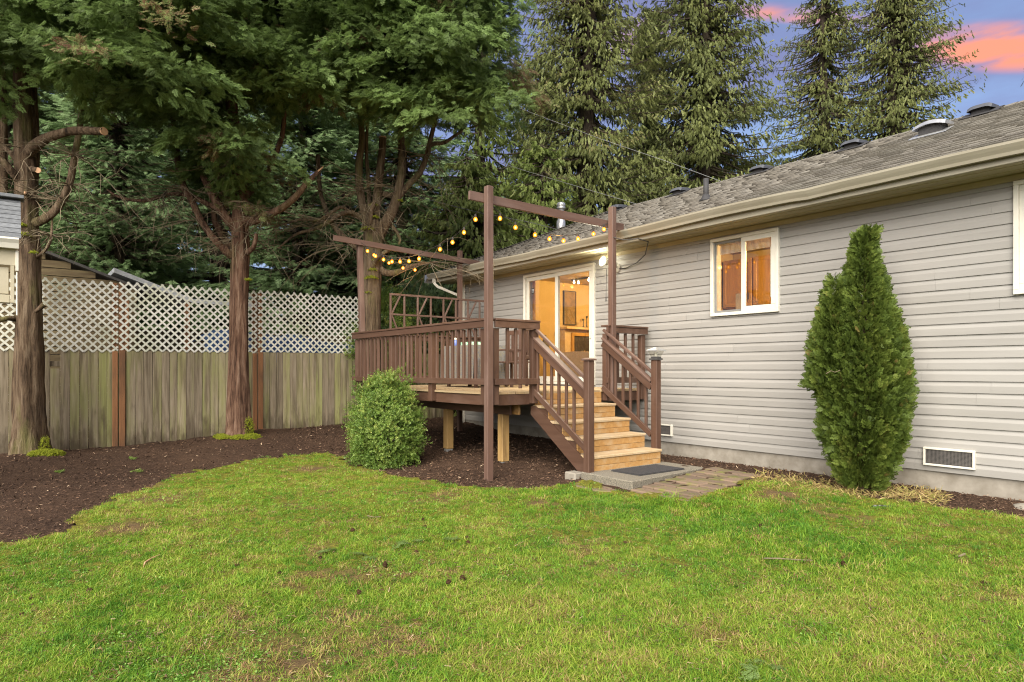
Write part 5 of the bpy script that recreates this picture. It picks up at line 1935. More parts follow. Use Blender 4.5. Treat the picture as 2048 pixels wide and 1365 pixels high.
def sprays(name, temps, P, Dv, Nv, S, tint, mat_, parent=None, kind='stuff', spread=0.08, origin=None):
    """one object holding a spray at each point, turned and sized one by one"""
    P = np.asarray(P, float)
    n = len(P)
    origin = P.mean(0) if origin is None else np.array(origin, float)
    me = bpy.data.meshes.new(name)
    me.vertices.add(n)
    me.vertices.foreach_set('co', (P - origin).astype(np.float32).ravel())
    for nm, dt, val in (('which', 'INT', rng.integers(0, len(temps), n).astype(np.int32)), ('turn', 'QUATERNION', quats(np.asarray(Dv, float), np.asarray(Nv, float)).astype(np.float32).ravel()),
                        ('size', 'FLOAT', np.asarray(S, np.float32)), ('itint', 'FLOAT', np.clip(tint, 0, 0.999).astype(np.float32))):
        a = me.attributes.new(nm, dt, 'POINT')
        a.data.foreach_set('value', val)
    me.materials.append(mat_)
    o = bpy.data.objects.new(name, me)
    _place(o, Matrix.Translation(Vector(origin)), parent)
    md = o.modifiers.new('sprays', 'NODES')
    md.node_group = spray_group(temps, mat_, spread)
    if kind:
        o['kind'] = kind
    return o


def rdir(n):
    v = rng.normal(size=(n, 3))
    return v / np.linalg.norm(v, axis=1, keepdims=True)


FRONDS = [frond(s) for s in range(5)]
HANGERS = [hanger(s) for s in range(5)]
NEEDLES = [needle_spray(s) for s in range(4)]
CLUMPS = [leafclump(s) for s in range(4)]
SMALLF = [frond(s + 20, 6, 40, 0.5, 0.085, 0.05, True) for s in range(4)]


def pix_path(pts):
    """limb given by photograph pixels with a camera depth"""
    return [at(*p) for p in pts]


def smooth_path(pts, rad, per=4):
    out, rr = [], []
    for i in range(len(pts) - 1):
        p0, p1, p2, p3 = pts[max(0, i - 1)], pts[i], pts[i + 1], pts[min(len(pts) - 1, i + 2)]
        for k in range(per):
            u = k / per
            out.append(0.5 * ((2 * p1) + (p2 - p0) * u + (2 * p0 - 5 * p1 + 4 * p2 - p3) * u * u + (3 * p1 - p0 - 3 * p2 + p3) * u ** 3))
            rr.append(rad[i] * (1 - u) + rad[i + 1] * u)
    out.append(pts[-1])
    rr.append(rad[-1])
    return out, rr


def limb(mb, pts, rad, n=10, ridges=0.05, wob=0.05, per=4):
    if n == 12:
        rad = [q * 0.86 for q in rad]
    p, r = smooth_path([Vector(q) for q in pts], rad, per)
    mb.tube(p, r, n, True, wob, ridges)


def twigs(name, mat_, parent, starts, count, length, r0=0.008):
    """dead lower twigs: thin curving tubes that fork"""
    mb = MB()
    for i in range(count):
        s = Vector(random.choice(starts))
        a = random.uniform(0, 2 * PI)
        d = Vector((math.cos(a), math.sin(a), random.uniform(-0.45, 0.35))).normalized()
        L_ = length * random.uniform(0.35, 1.1)
        p, pts = s.copy(), [s.copy()]
        for k in range(6):
            d = (d + Vector((random.uniform(-0.3, 0.3), random.uniform(-0.3, 0.3), random.uniform(-0.34, 0.18)))).normalized()
            p = p + d * L_ / 6
            pts.append(p.copy())
        mb.tube(pts, [r0 * (1 - 0.8 * k / 6) for k in range(7)], 3, False)
        for k in (2, 3, 4):
            d2 = (d + Vector((random.uniform(-1, 1), random.uniform(-1, 1), random.uniform(-0.6, 0.5)))).normalized()
            q = pts[k]
            mb.tube([q, q + d2 * L_ * 0.16, q + d2 * L_ * 0.27 + Vector((0, 0, -0.05))], [r0 * 0.5, r0 * 0.35, r0 * 0.15], 3, False)
    return mb.build(name, mat_, parent, kind='stuff')


def grd(px, py, Y):
    p = at(px, py, Y)
    p.z = gz(p.x, p.y) + 0.03
    return p


def moss_at(parent, centres, n=900, r=0.13):
    P, Dv = [], []
    for c, rr, *zs in centres:
        k = int(n * (rr / r) ** 2)
        v = rdir(k)
        v[:, 2] = v[:, 2] * zs[0] if zs else np.abs(v[:, 2]) * 0.5 - 0.25
        P.append(np.array(c) + v * rr * rng.uniform(0.55, 1.05, (k, 1)))
        Dv.append(v + rng.normal(0, 0.5, (k, 3)) + np.array([0, 0, 0.3]))
    P, Dv = np.concatenate(P), np.concatenate(Dv)
    return sprays('moss', CLUMPS, P, Dv, rdir(len(P)), rng.uniform(0.016, 0.036, len(P)), rng.uniform(0.1, 0.9, len(P)), M_moss, parent)


def canopy(name, parent, mat_, regions, nclump, per, size, seed=0, up=0.35, temps=None, gaps=0.0):
    """crown made of many boughs: each bough is a tapering cloud of sprays pointing out and hanging at the tip"""
    temps = temps or FRONDS
    P, Dv, Nv, S, K = [], [], [], [], []
    polys = [(np.array(pg, float), y0, y1, w) for pg, y0, y1, w in regions]
    tot = sum(w for *_, w in polys)
    for pg, y0, y1, w in polys:
        want = int(nclump * w / tot)
        got = 0
        while got < want:
            px = rng.uniform(pg[:, 0].min(), pg[:, 0].max())
            py = rng.uniform(pg[:, 1].min(), pg[:, 1].max())
            if not in_poly(np.array([px]), np.array([py]), pg)[0]:
                continue
            if gaps and vnoise(px / 55, py / 45, seed) < gaps:
                if rng.random() < 0.8:
                    got += 0.25
                    continue
            got += 1
            Yc = rng.uniform(y0, y1)
            c = np.array(at(px, py, Yc))
            a = rng.uniform(0, 2 * PI)
            b = np.array([math.cos(a), math.sin(a), rng.uniform(-0.35, 0.25)])
            L_ = rng.uniform(0.5, 1.15)
            n = int(per * rng.uniform(0.7, 1.3))
            t = rng.uniform(0, 1, n)
            side = np.cross(b, [0, 0, 1])
            wide = rng.normal(0, 0.16, n) * (1.1 - 0.6 * t)
            pos = c + b * (t * L_)[:, None] + side * wide[:, None] + np.array([0, 0, 1.0]) * (rng.normal(0, 0.07, n) - 0.22 * t * t)[:, None]
            dr = b[None] * 0.8 + side[None] * (wide * 3.2)[:, None] + rng.normal(0, 0.28, (n, 3)) + np.array([0, 0, -0.25])
            P.append(pos)
            Dv.append(dr)
            Nv.append(np.array([0, 0, 1.0]) * up + rng.normal(0, 0.55, (n, 3)) + np.array([0.25, -0.4, 0.5]))
            S.append(size * rng.uniform(0.6, 1.3, n))
            base = rng.uniform(0.12, 0.72)
            kk = base + rng.normal(0, 0.09, n)
            if rng.random() < 0.04:
                kk = rng.uniform(0.93, 0.999, n)
            K.append(kk)
    P, Dv, Nv, S, K = map(np.concatenate, (P, Dv, Nv, S, K))
    return sprays(name, temps, P, Dv, Nv, S, K, mat_, parent, 'stuff', 0.06)


# ------------------------------------------------------------------ the three big trees along the fence
# left tree
YA = 10.35
t1 = thing('conifer_tree', 'tall brown trunked conifer at the left edge beside the shed with a sawn off limb', 'tree', at(60, 905, YA), 'pruned conifers in front of the fence')
mb = MB()
limb(mb, pix_path([(60, 925, YA), (60, 885, YA), (60, 840, YA), (58, 733, YA), (58, 600, YA), (56, 480, YA), (50, 330, YA), (44, 200, YA), (42, 60, YA), (40, -200, YA)]),
     [0.30, 0.255, 0.215, 0.195, 0.165, 0.145, 0.135, 0.115, 0.09, 0.05], 30, 0.075, 0.04)
for pts, rad in (
        ([(62, 400, YA), (66, 330, YA + .15), (66, 250, YA + .25), (63, 160, YA + .3), (66, -60, YA + .4)], [0.09, 0.105, 0.10, 0.085, 0.05]),
        ([(52, 312, YA), (70, 292, YA - .15), (95, 276, YA - .25), (120, 268, YA - .3), (150, 262, YA - .3), (207, 263, YA - .35)], [0.11, 0.098, 0.085, 0.075, 0.072, 0.066]),
        ([(66, 448, YA), (90, 438, YA - .05), (115, 415, YA - .05), (138, 370, YA), (150, 310, YA + .1), (160, 250, YA + .2), (164, 190, YA + .3), (165, 60, YA + .3)], [0.085, 0.075, 0.07, 0.062, 0.055, 0.05, 0.048, 0.03]),
        ([(75, 515, YA), (95, 495, YA - .1), (103, 470, YA - .1), (104, 430, YA)], [0.03, 0.026, 0.022, 0.018]),
        ([(48, 372, YA), (25, 345, YA - .2), (5, 322, YA - .3), (-30, 300, YA - .4)], [0.075, 0.068, 0.06, 0.05]),
        ([(40, 330, YA), (15, 300, YA), (-15, 280, YA)], [0.05, 0.045, 0.035]),
        ([(5, 420, YA + .5), (6, 300, YA + .5), (4, 150, YA + .5), (2, -40, YA + .5)], [0.08, 0.08, 0.07, 0.05]),
        ([(62, 338, YA), (70, 340, YA - .15), (75, 341, YA - .2)], [0.055, 0.048, 0.046]),
        ([(55, 390, YA - .12), (50, 387, YA - .2)], [0.03, 0.028]),
        ([(40, 640, YA), (15, 637, YA - .2), (-10, 645, YA - .3)], [0.05, 0.045, 0.04]),
        ([(88, 610, YA - .1), (70, 625, YA - .16)], [0.05, 0.03])):
    limb(mb, pix_path(pts), rad, 12, 0.05, 0.04)
mb.build('trunk', M_bark, t1, smooth=True)
for (px, py, yy, r, d) in ((208, 263, YA - .352, 0.062, (0.6, 0.3, 0.05)), (76, 341, YA - .205, 0.043, (0.75, -0.3, 0)), (49.5, 386.5, YA - .208, 0.026, (0.3, -0.75, 0.1))):
    c = at(px, py, yy)
    dv = Vector(d).normalized()
    MB().tube([c - dv * 0.012, c + dv * 0.006], r, 14).build('sawn_end', M_cut, t1)
moss_at(t1, [(grd(88, 890, YA - .22), 0.17), (grd(104, 893, YA - .2), 0.16), (grd(75, 893, YA - .28), 0.12), (grd(90, 893, YA - .12) + Vector((0, 0, 0.1)), 0.07, 2.0), (at(48, 470, YA - .17), 0.07), (at(44, 450, YA - .17), 0.05), (at(68, 505, YA - .17), 0.04)])
twigs('dead_twigs', M_twig, t1, [at(70, 400, YA), at(150, 310, YA), at(140, 370, YA), at(164, 200, YA + .3), at(120, 400, YA), at(60, 300, YA), at(100, 470, YA)], 110, 1.5, 0.008)
canopy('crown', t1, M_cypress,
       [([(-160, -160), (420, -160), (400, 120), (330, 175), (260, 175), (170, 165), (100, 110), (60, 150), (-160, 180)], 9.0, 12.4, 1.0),
        ([(-160, -260), (330, -260), (330, -160), (-160, -160)], 9.0, 12.4, 0.15)], 440, 95, 0.165, 1, gaps=0.32)

# middle tree
YB = 12.2
t2 = thing('conifer_tree', 'middle conifer with a straight red brown trunk and a broken bare limb', 'tree', at(478, 868, YB), 'pruned conifers in front of the fence')
mb = MB()
limb(mb, pix_path([(479, 885, YB), (478, 862, YB), (477, 820, YB), (478, 733, YB), (478, 600, YB), (480, 500, YB), (480, 440, YB), (484, 380, YB), (472, 300, YB), (462, 200, YB), (455, 60, YB), (450, -150, YB)]),
     [0.31, 0.245, 0.195, 0.17, 0.155, 0.15, 0.145, 0.125, 0.11, 0.10, 0.08, 0.05], 30, 0.09, 0.04)
limb(mb, pix_path([(464, 870, YB - .1), (467, 780, YB - .1), (470, 600, YB - .05), (473, 480, YB)]), [0.15, 0.09, 0.075, 0.06], 12, 0.06, 0.04)
for pts, rad in (
        ([(466, 512, YB), (448, 498, YB - .12), (428, 478, YB - .2), (404, 445, YB - .2), (385, 405, YB - .15), (366, 368, YB - .1), (356, 330, YB), (352, 270, YB), (335, 180, YB), (330, 60, YB)], [0.10, 0.085, 0.075, 0.07, 0.066, 0.064, 0.06, 0.055, 0.05, 0.03]),
        ([(474, 455, YB), (455, 438, YB - .1), (436, 410, YB - .15), (420, 378, YB - .1), (405, 340, YB), (400, 240, YB), (395, 120, YB)], [0.12, 0.105, 0.095, 0.085, 0.075, 0.06, 0.045]),
        ([(486, 445, YB), (512, 440, YB - .15), (542, 428, YB - .25), (570, 412, YB - .3), (595, 390, YB - .3), (614, 366, YB - .3), (636, 343, YB - .3)], [0.12, 0.09, 0.08, 0.072, 0.064, 0.056, 0.03]),
        ([(490, 400, YB), (508, 375, YB + .15), (530, 350, YB + .2), (546, 322, YB + .2), (556, 295, YB + .2), (566, 262, YB + .2), (575, 150, YB + .2)], [0.09, 0.07, 0.064, 0.06, 0.056, 0.05, 0.035]),
        ([(490, 508, YB), (505, 497, YB - .15), (510, 484, YB - .2), (513, 468, YB - .2)], [0.07, 0.05, 0.045, 0.035]),
        ([(440, 420, YB), (415, 408, YB), (385, 395, YB), (345, 388, YB + .1), (290, 402, YB + .2), (240, 395, YB + .3), (215, 380, YB + .4)], [0.06, 0.055, 0.05, 0.045, 0.038, 0.03, 0.02]),
        ([(470, 500, YB + .1), (450, 480, YB + .25), (436, 455, YB + .35), (428, 425, YB + .35), (440, 300, YB + .3)], [0.08, 0.07, 0.065, 0.06, 0.05])):
    limb(mb, pix_path(pts), rad, 12, 0.05, 0.04)
mb.build('trunk', M_bark2, t2, smooth=True)
c = at(636, 343, YB - .3)
br = MB()
for k in range(5):
    o_ = Vector((random.uniform(-.02, .02), random.uniform(-.02, .02), random.uniform(-.02, .02)))
    br.tube([c + o_ - Vector((0.05, 0.03, 0.03)), c + o_ * 1.5 + Vector((0.05, 0.06, 0.05 + 0.03 * (k % 2)))], [0.018, 0.003], 5)
br.build('broken_end', M_cut, t2)
moss_at(t2, [(grd(452, 872, YB - .2), 0.15), (grd(476, 876, YB - .32), 0.12), (grd(503, 862, YB - .22), 0.17), (grd(498, 862, YB - .12) + Vector((0, 0, 0.14)), 0.085, 2.3), (grd(440, 870, YB - .1), 0.1), (at(494, 415, YB - .15), 0.07), (at(497, 560, YB - .17), 0.05)])
twigs('dead_twigs', M_twig, t2, [at(480, 480, YB), at(560, 420, YB), at(520, 430, YB), at(400, 440, YB), at(370, 380, YB), at(330, 390, YB), at(500, 470, YB), at(470, 330, YB)], 140, 1.7, 0.008)
canopy('crown', t2, M_cypress,
       [([(150, -160), (740, -160), (730, 110), (660, 170), (630, 165), (560, 190), (520, 230), (480, 330), (440, 380), (390, 280), (350, 220), (300, 200), (220, 190), (150, 120)], 10.4, 13.6, 1.0),
        ([(400, 250), (480, 250), (480, 380), (460, 430), (430, 400), (400, 320)], 12.2, 13.0, 0.10),
        ([(200, -260), (640, -260), (640, -160), (200, -160)], 10.4, 13.6, 0.13)], 640, 95, 0.165, 2, gaps=0.27)

# right tree behind the deck corner
YC = 13.2
t3 = thing('conifer_tree', 'many stemmed conifer behind the deck corner with mossy forks', 'tree', at(738, 860, YC), 'pruned conifers in front of the fence')
mb = MB()
limb(mb, pix_path([(737, 870, YC), (738, 800, YC), (738, 700, YC), (741, 600, YC), (746, 530, YC), (747, 470, YC), (748, 440, YC)]), [0.3, 0.25, 0.215, 0.205, 0.195, 0.20, 0.15], 20, 0.05, 0.03)
for pts, rad in (
        ([(742, 470, YC), (733, 440, YC), (724, 405, YC), (718, 360, YC), (719, 315, YC), (724, 285, YC), (722, 225, YC), (718, 100, YC)], [0.15, 0.11, 0.095, 0.088, 0.083, 0.078, 0.066, 0.04]),
        ([(738, 430, YC), (738, 395, YC + .05), (736, 350, YC + .1), (733, 310, YC + .1), (735, 240, YC + .1)], [0.06, 0.05, 0.046, 0.042, 0.035]),
        ([(748, 465, YC), (752, 420, YC), (756, 380, YC), (761, 335, YC), (765, 295, YC), (765, 276, YC)], [0.14, 0.115, 0.10, 0.092, 0.085, 0.082]),
        ([(752, 478, YC), (772, 445, YC - .1), (788, 415, YC - .15), (797, 380, YC - .15), (804, 340, YC - .1), (803, 295, YC), (802, 240, YC), (812, 90, YC)], [0.17, 0.13, 0.115, 0.105, 0.095, 0.085, 0.075, 0.04]),
        ([(797, 395, YC - .15), (815, 372, YC - .1), (840, 345, YC), (855, 310, YC), (862, 290, YC), (890, 285, YC + .1), (925, 262, YC + .2), (960, 250, YC + .3)], [0.07, 0.075, 0.07, 0.06, 0.05, 0.042, 0.03, 0.02]),
        ([(855, 305, YC), (868, 250, YC), (890, 150, YC)], [0.06, 0.05, 0.03]),
        ([(765, 388, YC + .1), (790, 392, YC + .05), (806, 386, YC)], [0.075, 0.07, 0.06]),
        ([(756, 535, YC), (772, 546, YC - .1), (795, 545, YC - .15), (820, 534, YC - .2), (845, 528, YC - .25), (875, 524, YC - .3)], [0.10, 0.08, 0.07, 0.055, 0.035, 0.015]),
        ([(735, 505, YC), (705, 490, YC - .1), (682, 470, YC - .15), (662, 445, YC - .1), (650, 415, YC), (640, 380, YC + .1), (636, 310, YC + .1)], [0.08, 0.07, 0.065, 0.06, 0.055, 0.05, 0.045]),
        ([(728, 440, YC), (700, 425, YC - .1), (675, 432, YC - .2), (648, 450, YC - .3), (622, 460, YC - .3), (590, 470, YC - .4), (556, 498, YC - .5)], [0.06, 0.055, 0.05, 0.046, 0.04, 0.03, 0.015]),
        ([(700, 425, YC - .1), (680, 415, YC - .2), (640, 440, YC - .3), (600, 440, YC - .3), (530, 460, YC - .4)], [0.04, 0.04, 0.035, 0.03, 0.012]),
        ([(742, 545, YC - .1), (752, 520, YC - .25), (770, 505, YC - .4), (780, 500, YC - .4)], [0.07, 0.055, 0.045, 0.04]),
        ([(742, 460, YC - .1), (741, 430, YC - .22), (746, 410, YC - .25), (750, 400, YC - .25)], [0.07, 0.055, 0.045, 0.03]),
        ([(783, 450, YC), (792, 462, YC), (800, 480, YC - .05), (797, 490, YC - .05)], [0.045, 0.04, 0.03, 0.02])):
    limb(mb, pix_path(pts), rad, 12, 0.05, 0.04)
mb.build('trunk', M_bark3, t3, smooth=True)
MB().tube([at(765, 277, YC - .0), at(765, 274.5, YC - .0)], 0.078, 14).build('sawn_end', M_cut, t3)
moss_at(t3, [(at(735, 458, YC - .17), 0.13), (at(750, 435, YC - .15), 0.1), (at(748, 410, YC - .15), 0.08), (at(742, 556, YC - .2), 0.13), (at(745, 540, YC - .2), 0.09), (at(752, 520, YC - .2), 0.08), (at(737, 585, YC - .2), 0.06), (at(800, 402, YC - .2), 0.06)], 300)
twigs('dead_twigs', M_twig, t3, [at(740, 460, YC), at(650, 440, YC), at(620, 455, YC - .3), at(700, 430, YC), at(800, 380, YC), at(850, 310, YC), at(860, 526, YC - .3), at(725, 380, YC), at(690, 490, YC), at(640, 380, YC)], 170, 1.8, 0.008)
canopy('crown', t3, M_cypress,
       [([(520, -160), (960, -160), (980, 10), (970, 80), (1020, 140), (1030, 185), (1000, 215), (950, 240), (880, 240), (800, 210), (730, 180), (660, 170), (590, 170), (520, 120)], 10.8, 14.2, 1.0),
        ([(600, -260), (960, -260), (960, -160), (600, -160)], 10.8, 14.2, 0.13)], 640, 95, 0.165, 3, gaps=0.19)

# ------------------------------------------------------------------ trees beyond the fence and the house


M_limb = bark_material('dark_far_bark', (0.055, 0.042, 0.03), (0.09, 0.072, 0.052), (0.02, 0.015, 0.011), 0.2)


def tall_cedar(label, px, Y, zt, R, pw, mat_, nb=210, per=15, size=0.62, seed=0, zlow=-1.4, tone=0.5, bark=M_bark3, lean=0.0, group='tall cedars beyond the house', temps=None, hang=True, cat='tree', name='cedar_tree', thin=0.0):
    """trunk, limbs that dip and lift again, curtains of sprays hanging from them"""
    r = np.random.default_rng(seed + 100)
    base = at(px, HY, Y)
    bz = gz(base.x, base.y)
    t = thing(name, label, cat, (base.x, base.y, bz), group)
    H = zt - bz
    mb = MB()
    tp = []
    for i in range(9):
        u = i / 8
        tp.append(Vector((base.x + lean * u + 0.08 * math.sin(u * 9 + seed), base.y + 0.08 * math.cos(u * 7 + seed), bz - 0.2 + (H + 0.2) * u)))
    r0 = 0.018 * H + 0.06
    mb.tube(tp, [r0 * (1 - 0.93 * i / 8) for i in range(9)], 10, True, 0.03, 0.04)
    P, Dv, Nv, S, K = [], [], [], [], []
    for k in range(nb):
        u = r.uniform(0, 1) ** 0.85
        z = zlow + (zt - zlow) * u
        z = max(z, bz + 0.4)
        hh = (z - bz) / H
        L_ = R * max(0.05, (1 - hh)) ** pw * r.uniform(0.55, 1.12) + 0.12
        a = r.uniform(0, 2 * PI)
        d = np.array([math.cos(a), math.sin(a), 0.0])
        sag = r.uniform(0.18, 0.40) if hang else r.uniform(0.0, 0.25)
        n = max(4, int(per * (0.35 + 0.65 * L_ / R)))
        if r.random() < thin * hh:
            n = n // 3
        ts = np.sort(r.uniform(0.12, 1.0, n))
        tx = base.x + lean * hh
        path = lambda q: np.array([tx, base.y, z])[None] + d[None] * (q * L_)[:, None] + np.array([0, 0, 1.0])[None] * (-sag * L_ * (1.9 * q - 1.55 * q * q) * 1.3)[:, None]
        pb = path(np.linspace(0, 0.88, 5))
        mb.tube([Vector(q) for q in pb], [0.05 * (1 - 0.85 * i / 4) * min(1, L_ / 2 + 0.3) for i in range(5)], 4, False)
        side = np.array([-d[1], d[0], 0])
        off = r.normal(0, 0.14 * L_ * 0.5, n) * (0.3 + ts)
        pos = path(ts) + side[None] * off[:, None]
        if hang:
            dr = d[None] * r.uniform(0.1, 0.75, n)[:, None] + side[None] * (off * 0.9)[:, None] + np.array([0, 0, -1.0])[None] * r.uniform(0.45, 1.1, n)[:, None] + r.normal(0, 0.16, (n, 3))
            nv = d[None] + r.normal(0, 0.5, (n, 3))
        else:
            dr = d[None] + side[None] * (off * 1.6)[:, None] + r.normal(0, 0.25, (n, 3)) + np.array([0, 0, -0.22])[None]
            nv = np.array([0, 0, 1.0])[None] + r.normal(0, 0.35, (n, 3))
        P.append(pos)
        Dv.append(dr)
        Nv.append(nv)
        S.append(size * r.uniform(0.55, 1.25, n) * (0.75 + 0.25 * (1 - hh)))
        K.append(np.full(n, tone + r.normal(0, 0.17)) + r.normal(0, 0.07, n))
    mb.build('trunk', M_limb, t)
    P, Dv, Nv, S, K = map(np.concatenate, (P, Dv, Nv, S, K))
    sprays('crown', temps or HANGERS, P, Dv, Nv, S, np.clip(K, 0.05, 0.95), mat_, t)
    return t


tall_cedar('tall drooping cedar behind the house, first to the right of the blue sky gap', 1178, 25, 23.0, 5.0, 0.6, M_redcedar, 860, 84, 0.29, 1, -1, 0.55)
tall_cedar('tall drooping cedar behind the house, above the roof vent pipe', 1408, 26, 21.5, 5.2, 0.6, M_redcedar, 840, 84, 0.30, 2, -1, 0.42)
tall_cedar('olive cedar filling the view between the big canopy and the first drooping cedar', 1075, 29, 14.0, 4.0, 0.6, M_redcedar, 460, 70, 0.32, 21, -1, 0.5)
tall_cedar('lighter slim cedar standing between the two widest cedars behind the house', 1300, 30, 16.5, 4.6, 0.6, M_redcedar, 540, 76, 0.32, 3, -1, 0.6)
tall_cedar('sparse slim cedar behind the roof, left of the pair under the pink cloud', 1650, 31, 21.0, 5.4, 0.66, M_redcedar, 640, 68, 0.30, 4, 2, 0.55, thin=0.6)
tall_cedar('sparse tall cedar behind the roof, right of the pair under the pink cloud', 1790, 30, 22.5, 5.9, 0.66, M_redcedar, 760, 70, 0.30, 5, 2, 0.5, thin=0.5)
tall_cedar('wispy tall conifer whose top shows left of the blue sky gap', 965, 24, 17.0, 3.3, 0.6, M_greencedar, 300, 30, 0.38, 6, -1, 0.35, thin=0.5)
tall_cedar('bright green feathery cedar standing behind the tallest deck post', 935, 18.5, 6.0, 3.3, 0.62, M_greencedar, 420, 48, 0.30, 7, -1.2, 0.66)
tall_cedar('yellowish green cedar behind the silver flue', 1085, 22, 7.6, 3.5, 0.62, M_greencedar, 330, 40, 0.36, 8, -1.2, 0.5)
tall_cedar('sparse tree whose bare tip shows beyond the roof at the right edge', 2075, 33, 15.5, 2.2, 0.5, M_redcedar, 40, 8, 0.5, 9, 6, 0.3, thin=0.4)
for args in (('fir filling the gap between the middle tree and the many stemmed tree', 690, 25, 14.0, 3.8, 0.6, M_fir, 420, 54, 0.46, 17, -1.3, 0.58),
             ('fir far behind the shed gable at the left', 130, 25, 13.5, 3.8, 0.6, M_fir, 400, 54, 0.46, 18, -1.3, 0.7),
             ('dark bluish fir behind the lattice between the left and middle trees', 235, 19, 11.5, 3.4, 0.6, M_fir, 420, 56, 0.38, 11, -1.3, 0.52),
             ('bluish fir standing far behind the sawn off limb', 300, 26, 15.0, 4.4, 0.6, M_fir, 460, 56, 0.5, 12, -1.3, 0.88),
             ('dark fir behind the lattice right of the middle tree', 600, 20.5, 11.0, 3.2, 0.6, M_fir, 430, 56, 0.4, 13, -1.3, 0.55),
             ('fir behind the shed at the left edge of the yard', 20, 20, 13.5, 3.6, 0.6, M_fir, 400, 54, 0.42, 14, -1.3, 0.36),
             ('fir with a tall dark crown behind the middle tree', 440, 24, 16.5, 4.4, 0.6, M_fir, 480, 56, 0.48, 15, -1.3, 0.62),
             ('fir behind the many stemmed tree and the deck trellis', 800, 22, 14.5, 3.8, 0.6, M_fir, 480, 56, 0.44, 16, -1.3, 0.48)):
    tall_cedar(*args, hang=False, temps=NEEDLES, group='firs beyond the fence', name='fir_tree')


def bush(name, label, c, r_, n, mat_, size, temps, seed, group=None, cat='shrub', stems=9):
    r = np.random.default_rng(seed + 300)
    c = Vector(c)
    t = thing(name, label, cat, c, group)
    P, Dv, S, K = [], [], [], []
    nl = int(n / 24)
    for k in range(nl):
        v = r.normal(size=3)
        v /= np.linalg.norm(v)
        v[2] = max(v[2], -0.97)
        q = r.uniform(0.55, 1.0) ** 0.6 * (0.86 + 0.25 * r.random()) * (1.2 if r.random() < 0.08 else 1.0)
        if v[2] < 0:
            hv = math.hypot(v[0], v[1]) + 1e-6
            g_ = (0.80 + 0.20 * hv) / hv
            v[0], v[1] = v[0] * g_, v[1] * g_
        else:
            v[:2] *= 0.96 - 0.22 * v[2]
        o = np.array([c.x, c.y, c.z + r_[2]]) + v * np.array([r_[0], r_[1], r_[2]]) * q
        pos = o + r.normal(0, 0.055, (24, 3)) * (r_[0] / 0.6)
        P.append(pos)
        Dv.append(v[None] + r.normal(0, 0.5, (24, 3)) + np.array([0, 0, 0.3]))
        S.append(size * r.uniform(0.6, 1.3, 24))
        K.append(np.full(24, r.uniform(0.15, 0.85)) + r.normal(0, 0.12, 24))
    P, Dv, S, K = map(np.concatenate, (P, Dv, S, K))
    P[:, 2] = np.maximum(P[:, 2], c.z + 0.03)
    sprays('foliage', temps, P, Dv, rdir(len(P)), S, np.clip(K, 0.03, 0.95), mat_, t, 'stuff', 0.1)
    mb = MB()
    for k in range(stems):
        a = r.uniform(0, 2 * PI)
        tip = c + Vector((math.cos(a) * r_[0] * r.uniform(0.3, 0.85), math.sin(a) * r_[1] * r.uniform(0.3, 0.85), r_[2] * r.uniform(0.8, 1.6)))
        mid = c.lerp(tip, 0.5) + Vector((0, 0, 0.1))
        mb.tube([c + Vector((0, 0, -0.05)), mid, tip], [0.016, 0.011, 0.004], 5, False)
    mb.build('stem', M_bark3, t)
    return t


bc_ = at_z(778, 905, -1.41)
bxc = Vector((-8.97, 4.42, gz(-8.97, 4.42)))
bush('boxwood_shrub', 'round bright green boxwood shrub in front of the deck railing', bxc, (0.54, 0.50, 0.66), 15500, M_box, 0.053, CLUMPS, 1, stems=16)
# low greenery beyond the fence and beside the deck
bush('laurel_bush', 'bright green leafy bush behind the trellis at the far end of the deck', at(770, 690, 14.6) + Vector((0, 0, -1.2)), (0.8, 0.8, 1.25), 5200, M_box, 0.08, CLUMPS, 2)
bush('laurel_bush', 'dark leafy bush between the far trellis and the cream house', at(862, 650, 17.0) + Vector((0, 0, -1.6)), (1.1, 1.1, 1.5), 5200, M_fir, 0.13, NEEDLES, 3)

# distant wood that closes the view
wp, wd, ws, wk = [], [], [], []
n = 26000
aa = rng.uniform(-2.4, 2.2, n)                       # pixel slope
Yw_ = rng.uniform(36, 46, n)
zz_ = rng.uniform(-1.4, 1, n) + (rng.uniform(0, 1, n) ** 1.3) * (10.5 + 4.5 * vnoise(aa * 9, aa * 0, 5))
cx_ = aa * Yw_
wp = np.stack([cx_ * CX - Yw_ * CY, cx_ * CY + Yw_ * CX, zz_], -1)
tag(sprays('distant_wood', NEEDLES, wp, rdir(n) * [1, 1, 0.4] + [0, 0, -0.5], rdir(n) + [0, -0.5, 0.7], rng.uniform(0.7, 1.4, n), np.clip(rng.normal(0.4, 0.2, n), 0, 0.98), M_fir), 'dark conifer wood far beyond the neighbouring sheds', None, None, 'stuff')

# ------------------------------------------------------------------ arborvitae by the wall
tc_ = Vector((-3.37, 7.36, gz(-3.37, 7.36)))
thu = thing('arborvitae', 'tall teardrop arborvitae with a second shorter tip against the siding', 'shrub', tc_)


